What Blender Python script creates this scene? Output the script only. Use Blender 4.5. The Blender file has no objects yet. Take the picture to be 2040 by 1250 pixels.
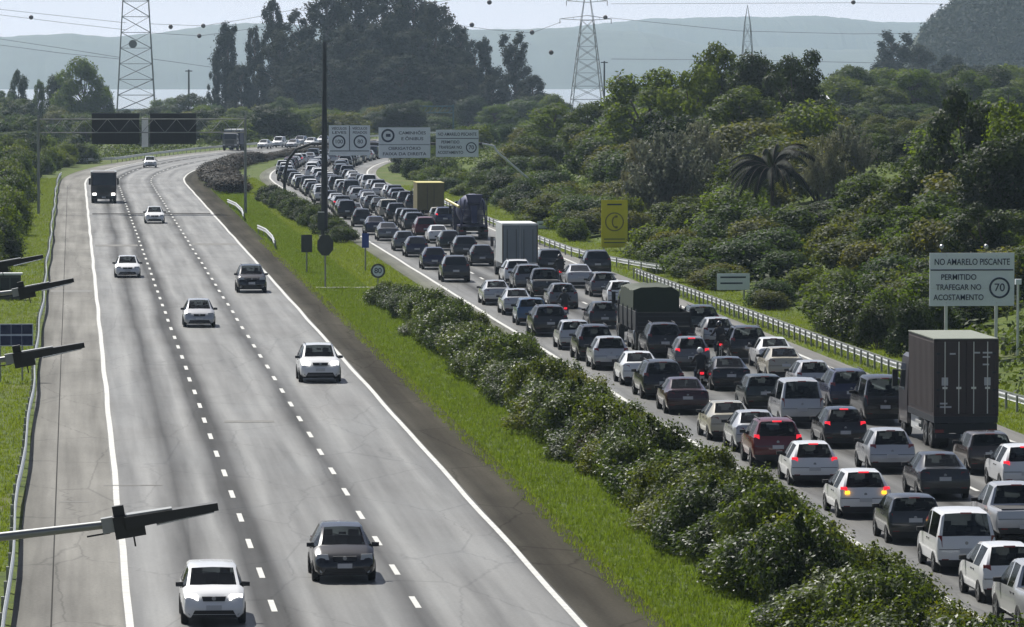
import bpy, bmesh, math, random
import numpy as np
from mathutils import Vector, Matrix

# ------------------------------------------------------------------ camera, world, sun, exposure
sc = bpy.context.scene
COL = sc.collection
F, HC, VPX, VPY = 10500.0, 14.6, 145.0, 115.0        # focal length in photo pixels, camera height, vanishing point of the road
YAW, PITCH = math.atan((1020 - VPX) / F), math.atan((625 - VPY) / F)
cam_d = bpy.data.cameras.new('camera')
cam_d.sensor_width = 36.0
cam_d.lens = 36.0 * F / 2040.0
cam_d.clip_start, cam_d.clip_end = 1.0, 60000.0
cam = bpy.data.objects.new('camera', cam_d)
COL.objects.link(cam)
cam.location = (0, 0, HC)
cam.rotation_euler = (math.pi / 2 - PITCH, 0, -YAW)
sc.camera = cam

SUN_EL, SUN_AZ = math.radians(50), math.radians(24)   # azimuth measured from the road direction (+Y) towards the left
sun_dir = Vector((-math.sin(SUN_AZ) * math.cos(SUN_EL), math.cos(SUN_AZ) * math.cos(SUN_EL), math.sin(SUN_EL)))
world = bpy.data.worlds.new('World')
sc.world = world
world.use_nodes = True
wn = world.node_tree
wn.nodes.clear()
w_out = wn.nodes.new('ShaderNodeOutputWorld')
w_bg = wn.nodes.new('ShaderNodeBackground')
sky = wn.nodes.new('ShaderNodeTexSky')
sky.sky_type = 'NISHITA'
sky.sun_disc = False
sky.sun_elevation = SUN_EL
sky.sun_rotation = -SUN_AZ
sky.altitude = 20
sky.air_density = 0.60
sky.dust_density = 2.0
sky.ozone_density = 3.0
w_bg.inputs['Strength'].default_value = 0.05
w_tc = wn.nodes.new('ShaderNodeTexCoord')
w_mp = wn.nodes.new('ShaderNodeMapping')
w_mp.inputs['Scale'].default_value = (3.0, 3.0, 60.0)
w_no = wn.nodes.new('ShaderNodeTexNoise')                # thin high cloud all over the sky
w_no.inputs['Scale'].default_value = 2.2
w_no.inputs['Detail'].default_value = 6
w_rp = wn.nodes.new('ShaderNodeMapRange')
w_rp.inputs['From Min'].default_value = 0.42
w_rp.inputs['From Max'].default_value = 0.70
w_rp.inputs['To Max'].default_value = 0.15
w_mx = wn.nodes.new('ShaderNodeMix')
w_mx.data_type = 'RGBA'
w_mx.inputs['B'].default_value = (15.0, 14.6, 15.6, 1)
wn.links.new(w_tc.outputs['Generated'], w_mp.inputs['Vector'])
wn.links.new(w_mp.outputs['Vector'], w_no.inputs['Vector'])
wn.links.new(w_no.outputs['Fac'], w_rp.inputs['Value'])
w_sx = wn.nodes.new('ShaderNodeSeparateXYZ')             # pale haze band low over the whole horizon
w_hz = wn.nodes.new('ShaderNodeMapRange')
w_hz.interpolation_type = 'SMOOTHSTEP'
w_hz.inputs['From Min'].default_value = 0.0
w_hz.inputs['From Max'].default_value = 0.06
w_hz.inputs['To Min'].default_value = 0.88
w_hz.inputs['To Max'].default_value = 0.0
w_ma = wn.nodes.new('ShaderNodeMath')
w_ma.operation = 'MAXIMUM'
wn.links.new(w_tc.outputs['Generated'], w_sx.inputs['Vector'])
wn.links.new(w_sx.outputs['Z'], w_hz.inputs['Value'])
wn.links.new(w_hz.outputs['Result'], w_ma.inputs[0])
wn.links.new(w_rp.outputs['Result'], w_ma.inputs[1])
wn.links.new(w_ma.outputs[0], w_mx.inputs['Factor'])
wn.links.new(sky.outputs['Color'], w_mx.inputs['A'])
wn.links.new(w_mx.outputs['Result'], w_bg.inputs['Color'])
wn.links.new(w_bg.outputs['Background'], w_out.inputs['Surface'])
sun_d = bpy.data.lights.new('sun', 'SUN')
sun_d.energy = 5.0
sun_d.angle = math.radians(0.5)
sun_d.color = (1.0, 0.97, 0.91)
sun = bpy.data.objects.new('sun', sun_d)
COL.objects.link(sun)
sun.rotation_euler = sun_dir.to_track_quat('Z', 'Y').to_euler()
sc.view_settings.view_transform = 'Standard'
sc.view_settings.look = 'None'
sc.view_settings.gamma = 1.0
sc.view_settings.use_curve_mapping = False
sc.view_settings.exposure = 0.42
sc.render.engine = 'CYCLES'
sc.cycles.use_denoising = True
sc.cycles.max_bounces = 6
sc.cycles.volume_bounces = 1
sc.cycles.transparent_max_bounces = 8

# ------------------------------------------------------------------ helpers
random.seed(11)
rng = np.random.default_rng(5)
CAMM = Matrix.Rotation(-YAW, 3, 'Z') @ Matrix.Rotation(math.pi / 2 - PITCH, 3, 'X')


def ray(px, py):
    return CAMM @ Vector(((px - 1020) / F, (625 - py) / F, -1.0))


def ground(px, py, z=0.0):
    d = ray(px, py)
    t = (z - HC) / d.z
    return Vector((d.x * t, d.y * t, z))


def at_y(px, py, Y):
    d = ray(px, py)
    t = Y / d.y
    return Vector((d.x * t, Y, HC + d.z * t))


def off(Y):                                   # sideways shift of the road where it bends to the right
    if Y < 609: return 0.0
    if Y < 960: return (Y - 609) ** 2 / 2000.0
    return 351 ** 2 / 2000.0 + (Y - 960) * 0.351


def heading(Y):
    if Y < 609: return 0.0
    return math.atan(min(Y - 609, 351) / 1000.0)


def lnk(o, parent=None):
    COL.objects.link(o)
    if parent is not None: o.parent = parent
    return o


def empty(name, loc=(0, 0, 0), rz=0.0, label=None, cat=None, group=None):
    o = bpy.data.objects.new(name, None)
    o.empty_display_size = 0.3
    o.location = loc
    o.rotation_euler = (0, 0, rz)
    tag(o, label, cat, group)
    return lnk(o)


def tag(o, label=None, cat=None, group=None, kind=None):
    if label: o['label'] = label
    if cat: o['category'] = cat
    if group: o['group'] = group
    if kind: o['kind'] = kind
    return o


class MB:
    """collects boxes, tubes and polygons, then becomes one mesh"""
    def __init__(s):
        s.v, s.f, s.m = [], [], []

    def add(s, vs, fs, mi=0):
        b = len(s.v)
        s.v += [tuple(v) for v in vs]
        s.f += [tuple(i + b for i in f) for f in fs]
        s.m += [mi] * len(fs)
        return s

    def box(s, x0, x1, y0, y1, z0, z1, mi=0):
        vs = [(x0, y0, z0), (x1, y0, z0), (x1, y1, z0), (x0, y1, z0), (x0, y0, z1), (x1, y0, z1), (x1, y1, z1), (x0, y1, z1)]
        return s.add(vs, [(0, 3, 2, 1), (4, 5, 6, 7), (0, 1, 5, 4), (1, 2, 6, 5), (2, 3, 7, 6), (3, 0, 4, 7)], mi)

    def hexa(s, bottom, top, mi=0):           # two loops of four corners
        return s.add(list(bottom) + list(top), [(0, 3, 2, 1), (4, 5, 6, 7), (0, 1, 5, 4), (1, 2, 6, 5), (2, 3, 7, 6), (3, 0, 4, 7)], mi)

    def tube(s, p0, p1, r0, r1=None, n=8, mi=0):
        r1 = r0 if r1 is None else r1
        p0, p1 = Vector(p0), Vector(p1)
        d = (p1 - p0).normalized()
        a = d.orthogonal().normalized()
        b = d.cross(a)
        vs = []
        for p, r in ((p0, r0), (p1, r1)):
            for k in range(n):
                t = 2 * math.pi * k / n
                vs.append(p + a * (math.cos(t) * r) + b * (math.sin(t) * r))
        fs = [(k, (k + 1) % n, n + (k + 1) % n, n + k) for k in range(n)]
        fs += [tuple(range(n - 1, -1, -1)), tuple(range(n, 2 * n))]
        return s.add(vs, fs, mi)

    def path(s, pts, r, n=8, mi=0):
        for i in range(len(pts) - 1): s.tube(pts[i], pts[i + 1], r, r, n, mi)
        return s

    def mesh(s, name, mats, smooth=None):
        me = bpy.data.meshes.new(name)
        me.from_pydata(s.v, [], s.f)
        for m in (mats if isinstance(mats, (list, tuple)) else [mats]): me.materials.append(m)
        if s.m and max(s.m) > 0: me.polygons.foreach_set('material_index', s.m)
        bm = bmesh.new()
        bm.from_mesh(me)
        bmesh.ops.recalc_face_normals(bm, faces=bm.faces)
        if smooth is not None:
            for f in bm.faces: f.smooth = True
            for e in bm.edges:
                if len(e.link_faces) == 2 and e.calc_face_angle(0) > smooth: e.smooth = False
        bm.to_mesh(me)
        bm.free()
        return me

    def build(s, name, mats, parent=None, smooth=None):
        return lnk(bpy.data.objects.new(name, s.mesh(name, mats, smooth)), parent)


def obj(name, me, parent=None, loc=None, rot=None, scale=None):
    o = bpy.data.objects.new(name, me)
    if loc is not None: o.location = loc
    if rot is not None: o.rotation_euler = rot
    if scale is not None: o.scale = scale
    return lnk(o, parent)


# ------------------------------------------------------------------ materials
M = {}


def mat(name, col, rough=0.6, metal=0.0, coat=0.0, spec=0.5, var=0.0, vscale=3.0, emit=None, bump=0.0, coord='Object'):
    m = bpy.data.materials.new(name)
    m.use_nodes = True
    nt = m.node_tree
    b = nt.nodes['Principled BSDF']
    b.inputs['Base Color'].default_value = (*col, 1)
    b.inputs['Roughness'].default_value = rough
    b.inputs['Metallic'].default_value = metal
    b.inputs['Coat Weight'].default_value = coat
    b.inputs['Coat Roughness'].default_value = 0.06
    b.inputs['Specular IOR Level'].default_value = spec
    if emit:
        b.inputs['Emission Color'].default_value = (*emit[0], 1)
        b.inputs['Emission Strength'].default_value = emit[1]
    if var or bump:
        tc = nt.nodes.new('ShaderNodeTexCoord')
        no = nt.nodes.new('ShaderNodeTexNoise')
        no.inputs['Scale'].default_value = vscale
        no.inputs['Detail'].default_value = 6
        nt.links.new(tc.outputs[coord], no.inputs['Vector'])
        if var:
            mx = nt.nodes.new('ShaderNodeMix')
            mx.data_type = 'RGBA'
            mx.inputs['A'].default_value = (*[c * (1 - var) for c in col], 1)
            mx.inputs['B'].default_value = (*[min(1, c * (1 + var)) for c in col], 1)
            nt.links.new(no.outputs['Fac'], mx.inputs['Factor'])
            nt.links.new(mx.outputs['Result'], b.inputs['Base Color'])
        if bump:
            bp = nt.nodes.new('ShaderNodeBump')
            bp.inputs['Strength'].default_value = bump
            nt.links.new(no.outputs['Fac'], bp.inputs['Height'])
            nt.links.new(bp.outputs['Normal'], b.inputs['Normal'])
    M[name] = m
    return m


def ramp(nt, fac, stops):
    r = nt.nodes.new('ShaderNodeValToRGB')
    e = r.color_ramp.elements
    e.remove(e[1])
    e[0].position, e[0].color = stops[0][0], (*stops[0][1], 1)
    for p, c in stops[1:]: e.new(p).color = (*c, 1)
    nt.links.new(fac, r.inputs['Fac'])
    return r.outputs['Color']


def mixc(nt, fac, a, b, mode='MIX'):
    mx = nt.nodes.new('ShaderNodeMix')
    mx.data_type = 'RGBA'
    mx.blend_type = mode
    for s, v in (('Factor', fac), ('A', a), ('B', b)):
        if isinstance(v, (int, float)): mx.inputs[s].default_value = v
        elif isinstance(v, tuple): mx.inputs[s].default_value = (*v, 1)
        else: nt.links.new(v, mx.inputs[s])
    return mx.outputs['Result']


def noise(nt, vec, scale, detail=5, rough=0.55):
    n = nt.nodes.new('ShaderNodeTexNoise')
    n.inputs['Scale'].default_value = scale
    n.inputs['Detail'].default_value = detail
    n.inputs['Roughness'].default_value = rough
    nt.links.new(vec, n.inputs['Vector'])
    return n.outputs['Fac']


def mapping(nt, vec, scale):
    mp = nt.nodes.new('ShaderNodeMapping')
    mp.inputs['Scale'].default_value = scale
    nt.links.new(vec, mp.inputs['Vector'])
    return mp.outputs['Vector']


def asphalt(name, stops, u0, u1, rough=0.50, spec=0.65):
    """wear across the road: colour stops over the lateral metres u0..u1, streaked along the road"""
    m = bpy.data.materials.new(name)
    m.use_nodes = True
    nt = m.node_tree
    b = nt.nodes['Principled BSDF']
    uv = nt.nodes.new('ShaderNodeUVMap')
    uv.uv_map = 'UVMap'
    sx = nt.nodes.new('ShaderNodeSeparateXYZ')
    wob = noise(nt, mapping(nt, uv.outputs['UV'], (0.12, 0.02, 1)), 1.0, 3)
    nt.links.new(uv.outputs['UV'], sx.inputs['Vector'])
    ma = nt.nodes.new('ShaderNodeMath')
    ma.operation = 'MULTIPLY_ADD'
    nt.links.new(wob, ma.inputs[0])
    ma.inputs[1].default_value = 0.9
    nt.links.new(sx.outputs['X'], ma.inputs[2])
    mr = nt.nodes.new('ShaderNodeMapRange')
    mr.inputs['From Min'].default_value = u0 + 0.45
    mr.inputs['From Max'].default_value = u1 + 0.45
    nt.links.new(ma.outputs[0], mr.inputs['Value'])
    base = ramp(nt, mr.outputs['Result'], [((u - u0) / (u1 - u0), c) for u, c in stops])
    streak = noise(nt, mapping(nt, uv.outputs['UV'], (1.6, 0.03, 1)), 1.0, 5)
    blot = noise(nt, mapping(nt, uv.outputs['UV'], (0.25, 0.06, 1)), 1.0, 6)
    fine = noise(nt, uv.outputs['UV'], 9.0, 4)
    c = mixc(nt, 0.5, base, ramp(nt, streak, [(0.3, (0.32, 0.32, 0.32)), (0.7, (0.68, 0.68, 0.66))]), 'OVERLAY')
    c = mixc(nt, 0.5, c, ramp(nt, blot, [(0.32, (0.30, 0.30, 0.30)), (0.68, (0.68, 0.68, 0.66))]), 'OVERLAY')
    c = mixc(nt, 0.35, c, ramp(nt, fine, [(0.3, (0.3, 0.3, 0.3)), (0.7, (0.7, 0.7, 0.7))]), 'OVERLAY')
    vo = nt.nodes.new('ShaderNodeTexVoronoi')
    vo.feature = 'DISTANCE_TO_EDGE'
    vo.inputs['Scale'].default_value = 1.0
    wv = mixc(nt, 0.12, mapping(nt, uv.outputs['UV'], (0.28, 0.07, 1)), noise(nt, uv.outputs['UV'], 0.8, 4), 'ADD')
    nt.links.new(wv, vo.inputs['Vector'])
    crk = ramp(nt, vo.outputs['Distance'], [(0.0, (0.55, 0.55, 0.55)), (0.012, (1, 1, 1))])
    c = mixc(nt, 0.75, c, crk, 'MULTIPLY')
    nt.links.new(c, b.inputs['Base Color'])
    rr = ramp(nt, blot, [(0.3, (rough + 0.08,) * 3), (0.7, (rough - 0.06,) * 3)])
    nt.links.new(rr, b.inputs['Roughness'])
    sp = ramp(nt, mr.outputs['Result'], [((u - u0) / (u1 - u0), (spec * min(1.0, max(.15, (c[0] - .045) / .10)),) * 3) for u, c in stops])
    sp = mixc(nt, 0.9, sp, ramp(nt, streak, [(0.30, (0.25, 0.25, 0.25)), (0.68, (0.9, 0.9, 0.9))]), 'MULTIPLY')
    nt.links.new(sp, b.inputs['Specular IOR Level'])
    bp = nt.nodes.new('ShaderNodeBump')
    bp.inputs['Strength'].default_value = 0.25
    bp.inputs['Distance'].default_value = 0.02
    nt.links.new(fine, bp.inputs['Height'])
    nt.links.new(bp.outputs['Normal'], b.inputs['Normal'])
    M[name] = m
    return m


def leaf(name, dark, light, trans, tw=0.35, rough=0.6, spec=0.15, dry=None):
    m = bpy.data.materials.new(name)
    m.use_nodes = True
    nt = m.node_tree
    b = nt.nodes['Principled BSDF']
    out = nt.nodes['Material Output']
    geo = nt.nodes.new('ShaderNodeNewGeometry')
    oi = nt.nodes.new('ShaderNodeObjectInfo')
    c = mixc(nt, geo.outputs['Random Per Island'], dark, light)
    tint = ramp(nt, oi.outputs['Random'], [(0.0, (0.72, 0.80, 0.78)), (0.5, (1.0, 1.0, 1.0)), (1.0, (1.22, 1.08, 0.75))])
    c = mixc(nt, 1.0, c, tint, 'MULTIPLY')
    if dry:
        tcn = nt.nodes.new('ShaderNodeTexCoord')
        pf = ramp(nt, noise(nt, tcn.outputs['Object'], 0.55, 5), [(0.50, (0, 0, 0)), (0.66, (0.85, 0.85, 0.85))])
        c = mixc(nt, pf, c, dry)
    nt.links.new(c, b.inputs['Base Color'])
    b.inputs['Roughness'].default_value = rough
    b.inputs['Specular IOR Level'].default_value = spec
    tr = nt.nodes.new('ShaderNodeBsdfTranslucent')
    t2 = mixc(nt, 1.0, trans, tint, 'MULTIPLY')
    nt.links.new(t2, tr.inputs['Color'])
    ms = nt.nodes.new('ShaderNodeMixShader')
    ms.inputs['Fac'].default_value = tw
    nt.links.new(b.outputs['BSDF'], ms.inputs[1])
    nt.links.new(tr.outputs['BSDF'], ms.inputs[2])
    nt.links.new(ms.outputs['Shader'], out.inputs['Surface'])
    M[name] = m
    return m


L0, L1c, D0 = (0.120, 0.120, 0.117), (0.165, 0.165, 0.160), (0.055, 0.054, 0.052)
SH = (0.125, 0.118, 0.105)
asphalt('asphalt_left', [(-1.6, SH), (1.2, SH), (1.7, L0), (2.5, L1c), (3.4, D0), (4.3, L1c), (4.9, D0), (5.5, D0), (6.2, L1c), (7.2, L0), (8.1, L1c),
                         (9.0, D0), (9.9, L1c), (11.0, L0), (12.0, L1c), (12.8, L0), (13.2, (0.060, 0.057, 0.052)), (15.2, (0.055, 0.052, 0.046))][:18], -1.6, 15.2)
asphalt('asphalt_right', [(22.2, (0.10, 0.10, 0.09)), (23.6, L0), (24.4, L0), (25.2, D0), (26.0, L0), (26.9, D0), (27.9, L0), (28.7, D0), (29.5, L0), (30.3, D0),
                          (31.2, L0), (32.2, D0), (33.2, L0), (34.8, L0), (35.2, SH), (36.6, SH)], 22.2, 36.6)
mat('road_paint', (0.50, 0.50, 0.47), 0.6, var=0.35, vscale=2.5)
mat('concrete', (0.17, 0.17, 0.13), 0.8, var=0.2, vscale=0.6)
mat('galvanised', (0.74, 0.75, 0.73), 0.34, metal=0.55, var=0.15, vscale=2.0)
mat('post_steel', (0.30, 0.31, 0.29), 0.6, metal=0.3, var=0.2)
mat('dark_steel', (0.035, 0.038, 0.045), 0.5, metal=0.3, var=0.2)
mat('pylon_steel', (0.16, 0.17, 0.18), 0.55, metal=0.3)
mat('wire', (0.05, 0.05, 0.055), 0.6)
mat('marker_ball', (0.05, 0.02, 0.018), 0.6)
mat('tyre', (0.018, 0.018, 0.019), 0.85)
mat('rim', (0.28, 0.29, 0.30), 0.35, metal=0.8)
mat('glass', (0.012, 0.015, 0.018), 0.06, coat=0.4, spec=0.6)
gl = mat('glass_clear', (0.012, 0.015, 0.018), 0.05, coat=0.4, spec=0.6)
_nt = gl.node_tree
_tr = _nt.nodes.new('ShaderNodeBsdfTransparent')
_tr.inputs['Color'].default_value = (0.50, 0.55, 0.56, 1)
_ms = _nt.nodes.new('ShaderNodeMixShader')
_ms.inputs['Fac'].default_value = 0.62
_nt.links.new(_nt.nodes['Principled BSDF'].outputs['BSDF'], _ms.inputs[1])
_nt.links.new(_tr.outputs['BSDF'], _ms.inputs[2])
_nt.links.new(_ms.outputs['Shader'], _nt.nodes['Material Output'].inputs['Surface'])
mat('trim', (0.022, 0.022, 0.024), 0.55, var=0.2)
mat('underside', (0.012, 0.012, 0.012), 0.9)
mat('tail_red', (0.20, 0.012, 0.016), 0.25, coat=0.5)
mat('tail_lit', (0.6, 0.03, 0.05), 0.3, emit=((1.0, 0.02, 0.04), 0.8))
mat('amber_lit', (0.8, 0.35, 0.02), 0.3, emit=((1.0, 0.5, 0.03), 1.6))
mat('head_glass', (0.45, 0.47, 0.48), 0.15, coat=0.6)
mat('head_lit', (0.9, 0.9, 0.85), 0.2, emit=((1.0, 0.97, 0.9), 4.0))
mat('plate', (0.55, 0.56, 0.58), 0.5)
mat('sign_white', (0.86, 0.91, 0.98), 0.5, var=0.06, vscale=1.0)
mat('sign_ink', (0.02, 0.035, 0.08), 0.6)
mat('sign_back', (0.05, 0.055, 0.05), 0.6, var=0.2)
mat('sign_yellow', (0.80, 0.68, 0.01), 0.55, var=0.08)
mat('sign_blue', (0.02, 0.06, 0.32), 0.5)
mat('sign_red', (0.35, 0.03, 0.03), 0.5)
mat('solar', (0.012, 0.016, 0.05), 0.2, coat=0.5)
mat('panel_black', (0.016, 0.018, 0.020), 0.65, var=0.3)
mat('bark', (0.07, 0.055, 0.04), 0.9, var=0.3, vscale=6)
mat('pale_bark', (0.20, 0.18, 0.15), 0.9, var=0.3, vscale=6)
mat('box_white', (0.66, 0.68, 0.68), 0.5, var=0.1, vscale=0.7)
mat('box_rear', (0.20, 0.23, 0.25), 0.55, var=0.12, vscale=0.7)  # darkened for the shaded rear of the white box; also a truck roof
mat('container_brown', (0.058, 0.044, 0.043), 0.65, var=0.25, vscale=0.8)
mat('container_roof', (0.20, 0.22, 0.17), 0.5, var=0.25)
mat('tarp_green', (0.020, 0.034, 0.014), 0.75, var=0.3, vscale=2, bump=0.5)
mat('olive_box', (0.17, 0.15, 0.06), 0.6, var=0.15)
mat('mixer_blue', (0.035, 0.040, 0.10), 0.5, var=0.3, vscale=1.5)
mat('boom_yellow', (0.55, 0.48, 0.14), 0.5)
mat('cab_dark', (0.030, 0.022, 0.026), 0.4, coat=0.5)
mat('cloth_dark', (0.02, 0.02, 0.024), 0.8)
mat('cloth_jeans', (0.03, 0.04, 0.07), 0.85)
mat('skin', (0.35, 0.20, 0.14), 0.6)
mat('helmet_black', (0.015, 0.015, 0.018), 0.2, coat=1.0)
mat('helmet_white', (0.6, 0.6, 0.6), 0.25, coat=1.0)
mat('shed_wall', (0.07, 0.075, 0.08), 0.7, var=0.2, vscale=0.5)
mat('teal_steel', (0.02, 0.09, 0.12), 0.6)
for nm, c in {'white': (0.80, 0.81, 0.82), 'silver': (0.52, 0.53, 0.55), 'grey': (0.16, 0.165, 0.175), 'dark grey': (0.030, 0.032, 0.035), 'black': (0.008, 0.008, 0.010),
              'dark red': (0.13, 0.012, 0.018), 'maroon': (0.045, 0.012, 0.016), 'navy': (0.016, 0.020, 0.06), 'blue': (0.06, 0.12, 0.22), 'beige': (0.46, 0.43, 0.35),
              'dark green': (0.015, 0.026, 0.018), 'brown': (0.05, 0.036, 0.028)}.items():
    mat('paint_' + nm, c, 0.27, metal=0.25 if nm in ('silver', 'grey') else 0.0, coat=0.7, var=0.05, vscale=1.2)

leaf('leaf_hedge', (0.007, 0.017, 0.003), (0.070, 0.104, 0.016), (0.14, 0.20, 0.012), 0.32, 0.45, 0.22)
leaf('leaf_bush', (0.008, 0.022, 0.002), (0.062, 0.098, 0.008), (0.18, 0.26, 0.008), 0.40)
leaf('leaf_tree', (0.007, 0.020, 0.003), (0.042, 0.074, 0.009), (0.12, 0.18, 0.008), 0.34)
leaf('leaf_euca', (0.010, 0.016, 0.009), (0.030, 0.038, 0.020), (0.04, 0.05, 0.015), 0.20, 0.7, 0.08)
leaf('leaf_dry', (0.085, 0.095, 0.070), (0.24, 0.25, 0.195), (0.16, 0.18, 0.11), 0.3)
leaf('leaf_shade_brown', (0.016, 0.014, 0.010), (0.042, 0.034, 0.026), (0.04, 0.03, 0.018), 0.2)  # brown stands in for the shade on backlit foliage
leaf('leaf_palm', (0.008, 0.013, 0.008), (0.024, 0.033, 0.018), (0.03, 0.04, 0.015), 0.2, 0.6, 0.12)
leaf('leaf_plum', (0.020, 0.014, 0.013), (0.055, 0.040, 0.034), (0.06, 0.035, 0.026), 0.2)
leaf('leaf_olive', (0.014, 0.022, 0.004), (0.072, 0.088, 0.014), (0.17, 0.19, 0.012), 0.36)
leaf('leaf_deep', (0.005, 0.013, 0.004), (0.024, 0.042, 0.010), (0.055, 0.09, 0.010), 0.28)
leaf('leaf_blue', (0.009, 0.024, 0.006), (0.045, 0.078, 0.020), (0.10, 0.17, 0.02), 0.32)
leaf('leaf_cover', (0.010, 0.022, 0.004), (0.045, 0.070, 0.012), (0.10, 0.15, 0.012), 0.3)
leaf('grass_blade', (0.06, 0.10, 0.010), (0.15, 0.21, 0.018), (0.24, 0.32, 0.02), 0.42, dry=(0.10, 0.10, 0.03))

# grass ground
gm = bpy.data.materials.new('grass_ground')
gm.use_nodes = True
nt = gm.node_tree
b = nt.nodes['Principled BSDF']
tc = nt.nodes.new('ShaderNodeTexCoord')
big = noise(nt, tc.outputs['Object'], 0.09, 5)
mid = noise(nt, tc.outputs['Object'], 0.8, 6)
fin = noise(nt, tc.outputs['Object'], 7.0, 5)
c = ramp(nt, mid, [(0.30, (0.030, 0.052, 0.005)), (0.5, (0.066, 0.100, 0.008)), (0.72, (0.105, 0.130, 0.012))])
c = mixc(nt, ramp(nt, big, [(0.52, (0, 0, 0)), (0.70, (0.6, 0.6, 0.6))]), c, (0.12, 0.115, 0.045))
c = mixc(nt, 0.6, c, ramp(nt, fin, [(0.3, (0.25, 0.25, 0.25)), (0.7, (0.72, 0.72, 0.72))]), 'OVERLAY')
nt.links.new(c, b.inputs['Base Color'])
b.inputs['Roughness'].default_value = 0.85
b.inputs['Specular IOR Level'].default_value = 0.15
bp = nt.nodes.new('ShaderNodeBump')
bp.inputs['Strength'].default_value = 0.6
bp.inputs['Distance'].default_value = 0.15
nt.links.new(fin, bp.inputs['Height'])
nt.links.new(bp.outputs['Normal'], b.inputs['Normal'])
M['grass_ground'] = gm

# ------------------------------------------------------------------ the ground, roads, water, hills


def rel_z(rel, Y):
    z = 0.0
    if rel > 41: z = min(4.5, 0.14 * (rel - 41))
    if rel < -6: z = max(-1.0, 0.03 * (rel + 6))
    if Y > 1150: z = z * max(0, 1 - (Y - 1150) / 500) - min(29.5, (Y - 1150) * 0.0125)
    return z


def sheet(name, rels, ys, zf, material, uv=True):
    vs, fs = [], []
    for Y in ys:
        for r in rels:
            vs.append((r + off(Y), Y, zf(r, Y)))
    n = len(rels)
    for j in range(len(ys) - 1):
        for i in range(n - 1):
            a = j * n + i
            fs.append((a, a + 1, a + n + 1, a + n))
    me = bpy.data.meshes.new(name)
    me.from_pydata(vs, [], fs)
    me.materials.append(material)
    if uv:
        lay = me.uv_layers.new(name='UVMap')
        rr = [(rels[k % n], ys[k // n]) for k in range(len(vs))]
        for l in me.loops: lay.data[l.index].uv = rr[l.vertex_index]
    for p in me.polygons: p.use_smooth = True
    return lnk(bpy.data.objects.new(name, me))


ys_near = [-60 + 20 * k for k in range(33)] + [600 + 10 * k for k in range(1, 61)]
ys_all = ys_near + [1250, 1350, 1500, 1700, 2000, 2400, 2900, 3400, 4200, 5200, 6500, 9300]
tag(sheet('ground', [-12000, -4000, -1500, -500, -200, -80, -40, -20, -12, -6, -2, 6, 15, 22, 30, 37, 41, 46, 52, 60, 73, 90, 130, 250, 600, 1500, 4000, 8000],
          ys_all, rel_z, M['grass_ground']), kind='structure')
left_road = tag(sheet('road_left', [-1.6, 1.3, 5.2, 9.1, 13.0, 15.2], ys_near, lambda r, Y: 0.03, M['asphalt_left']), kind='structure')
right_road = tag(sheet('road_right', [22.2, 23.4, 26.9, 30.3, 35.0, 36.6], ys_near, lambda r, Y: 0.03, M['asphalt_right']), kind='structure')


def strip(name, rel, w, ys, parent, z=0.037, wob=0.0):
    mb = MB()
    for j in range(len(ys) - 1):
        a, c = ys[j], ys[j + 1]
        wa, wc = wob * math.sin(a * 0.21) * math.sin(a * 0.047), wob * math.sin(c * 0.21) * math.sin(c * 0.047)
        mb.add([(rel - w / 2 + off(a) + wa, a, z), (rel + w / 2 + off(a) + wa, a, z), (rel + w / 2 + off(c) + wc, c, z), (rel - w / 2 + off(c) + wc, c, z)], [(0, 1, 2, 3)])
    return mb.build(name, M['road_paint'], parent)


yl = [60 + 6 * k for k in range(185)]
strip('edge_line', 1.42, 0.20, yl, left_road, wob=0.03)
strip('edge_line', 13.0, 0.18, yl, left_road, wob=0.03)
strip('edge_line', 23.4, 0.20, yl, right_road, wob=0.03)
strip('edge_line', 35.5, 0.20, yl, right_road, wob=0.03)
asphalt('shoulder_dark', [(13.0, (0.085, 0.080, 0.070)), (13.7, (0.050, 0.047, 0.041)), (14.5, (0.062, 0.057, 0.047)), (15.3, (0.050, 0.052, 0.034))], 13.0, 15.3, 0.85, 0.06)
asphalt('shoulder_tan', [(-1.7, (0.12, 0.117, 0.105)), (-.7, (0.16, 0.155, 0.143)), (1.3, (0.165, 0.160, 0.147))], -1.7, 1.3, 0.70, 0.22)
asphalt('shoulder_grey', [(22.1, (0.11, 0.115, 0.085)), (23.3, (0.15, 0.15, 0.135))], 22.1, 23.3, 0.75, 0.12)
for nm_, rs_, m_ in (('shoulder_inner', [13.14, 13.8, 14.6, 15.25], 'shoulder_dark'), ('shoulder_outer', [-1.62, -.6, .4, 1.28], 'shoulder_tan'), ('shoulder_median', [22.1, 22.7, 23.28], 'shoulder_grey')):
    tag(sheet(nm_, rs_, ys_near, lambda r, Y: 0.034, M[m_]), kind='structure')
dash = MB().add([(-0.08, 0, 0), (0.08, 0, 0), (0.08, 3, 0), (-0.08, 3, 0)], [(0, 1, 2, 3)]).mesh('lane_dash', M['road_paint'])
y_first = ground(540, 1209.6).y - 1.5
for road, rels in ((left_road, (5.25, 9.1)), (right_road, (26.9, 30.3))):
    for ri, r in enumerate(rels):
        for k in range(-4, 82):
            Y = y_first + 9 * k + ri * 0.6
            if Y > 100: obj('lane_dash', dash, road, (r + off(Y) + random.uniform(-.02, .02), Y, 0.037), (0, 0, -heading(Y + 1.5)))
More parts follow.
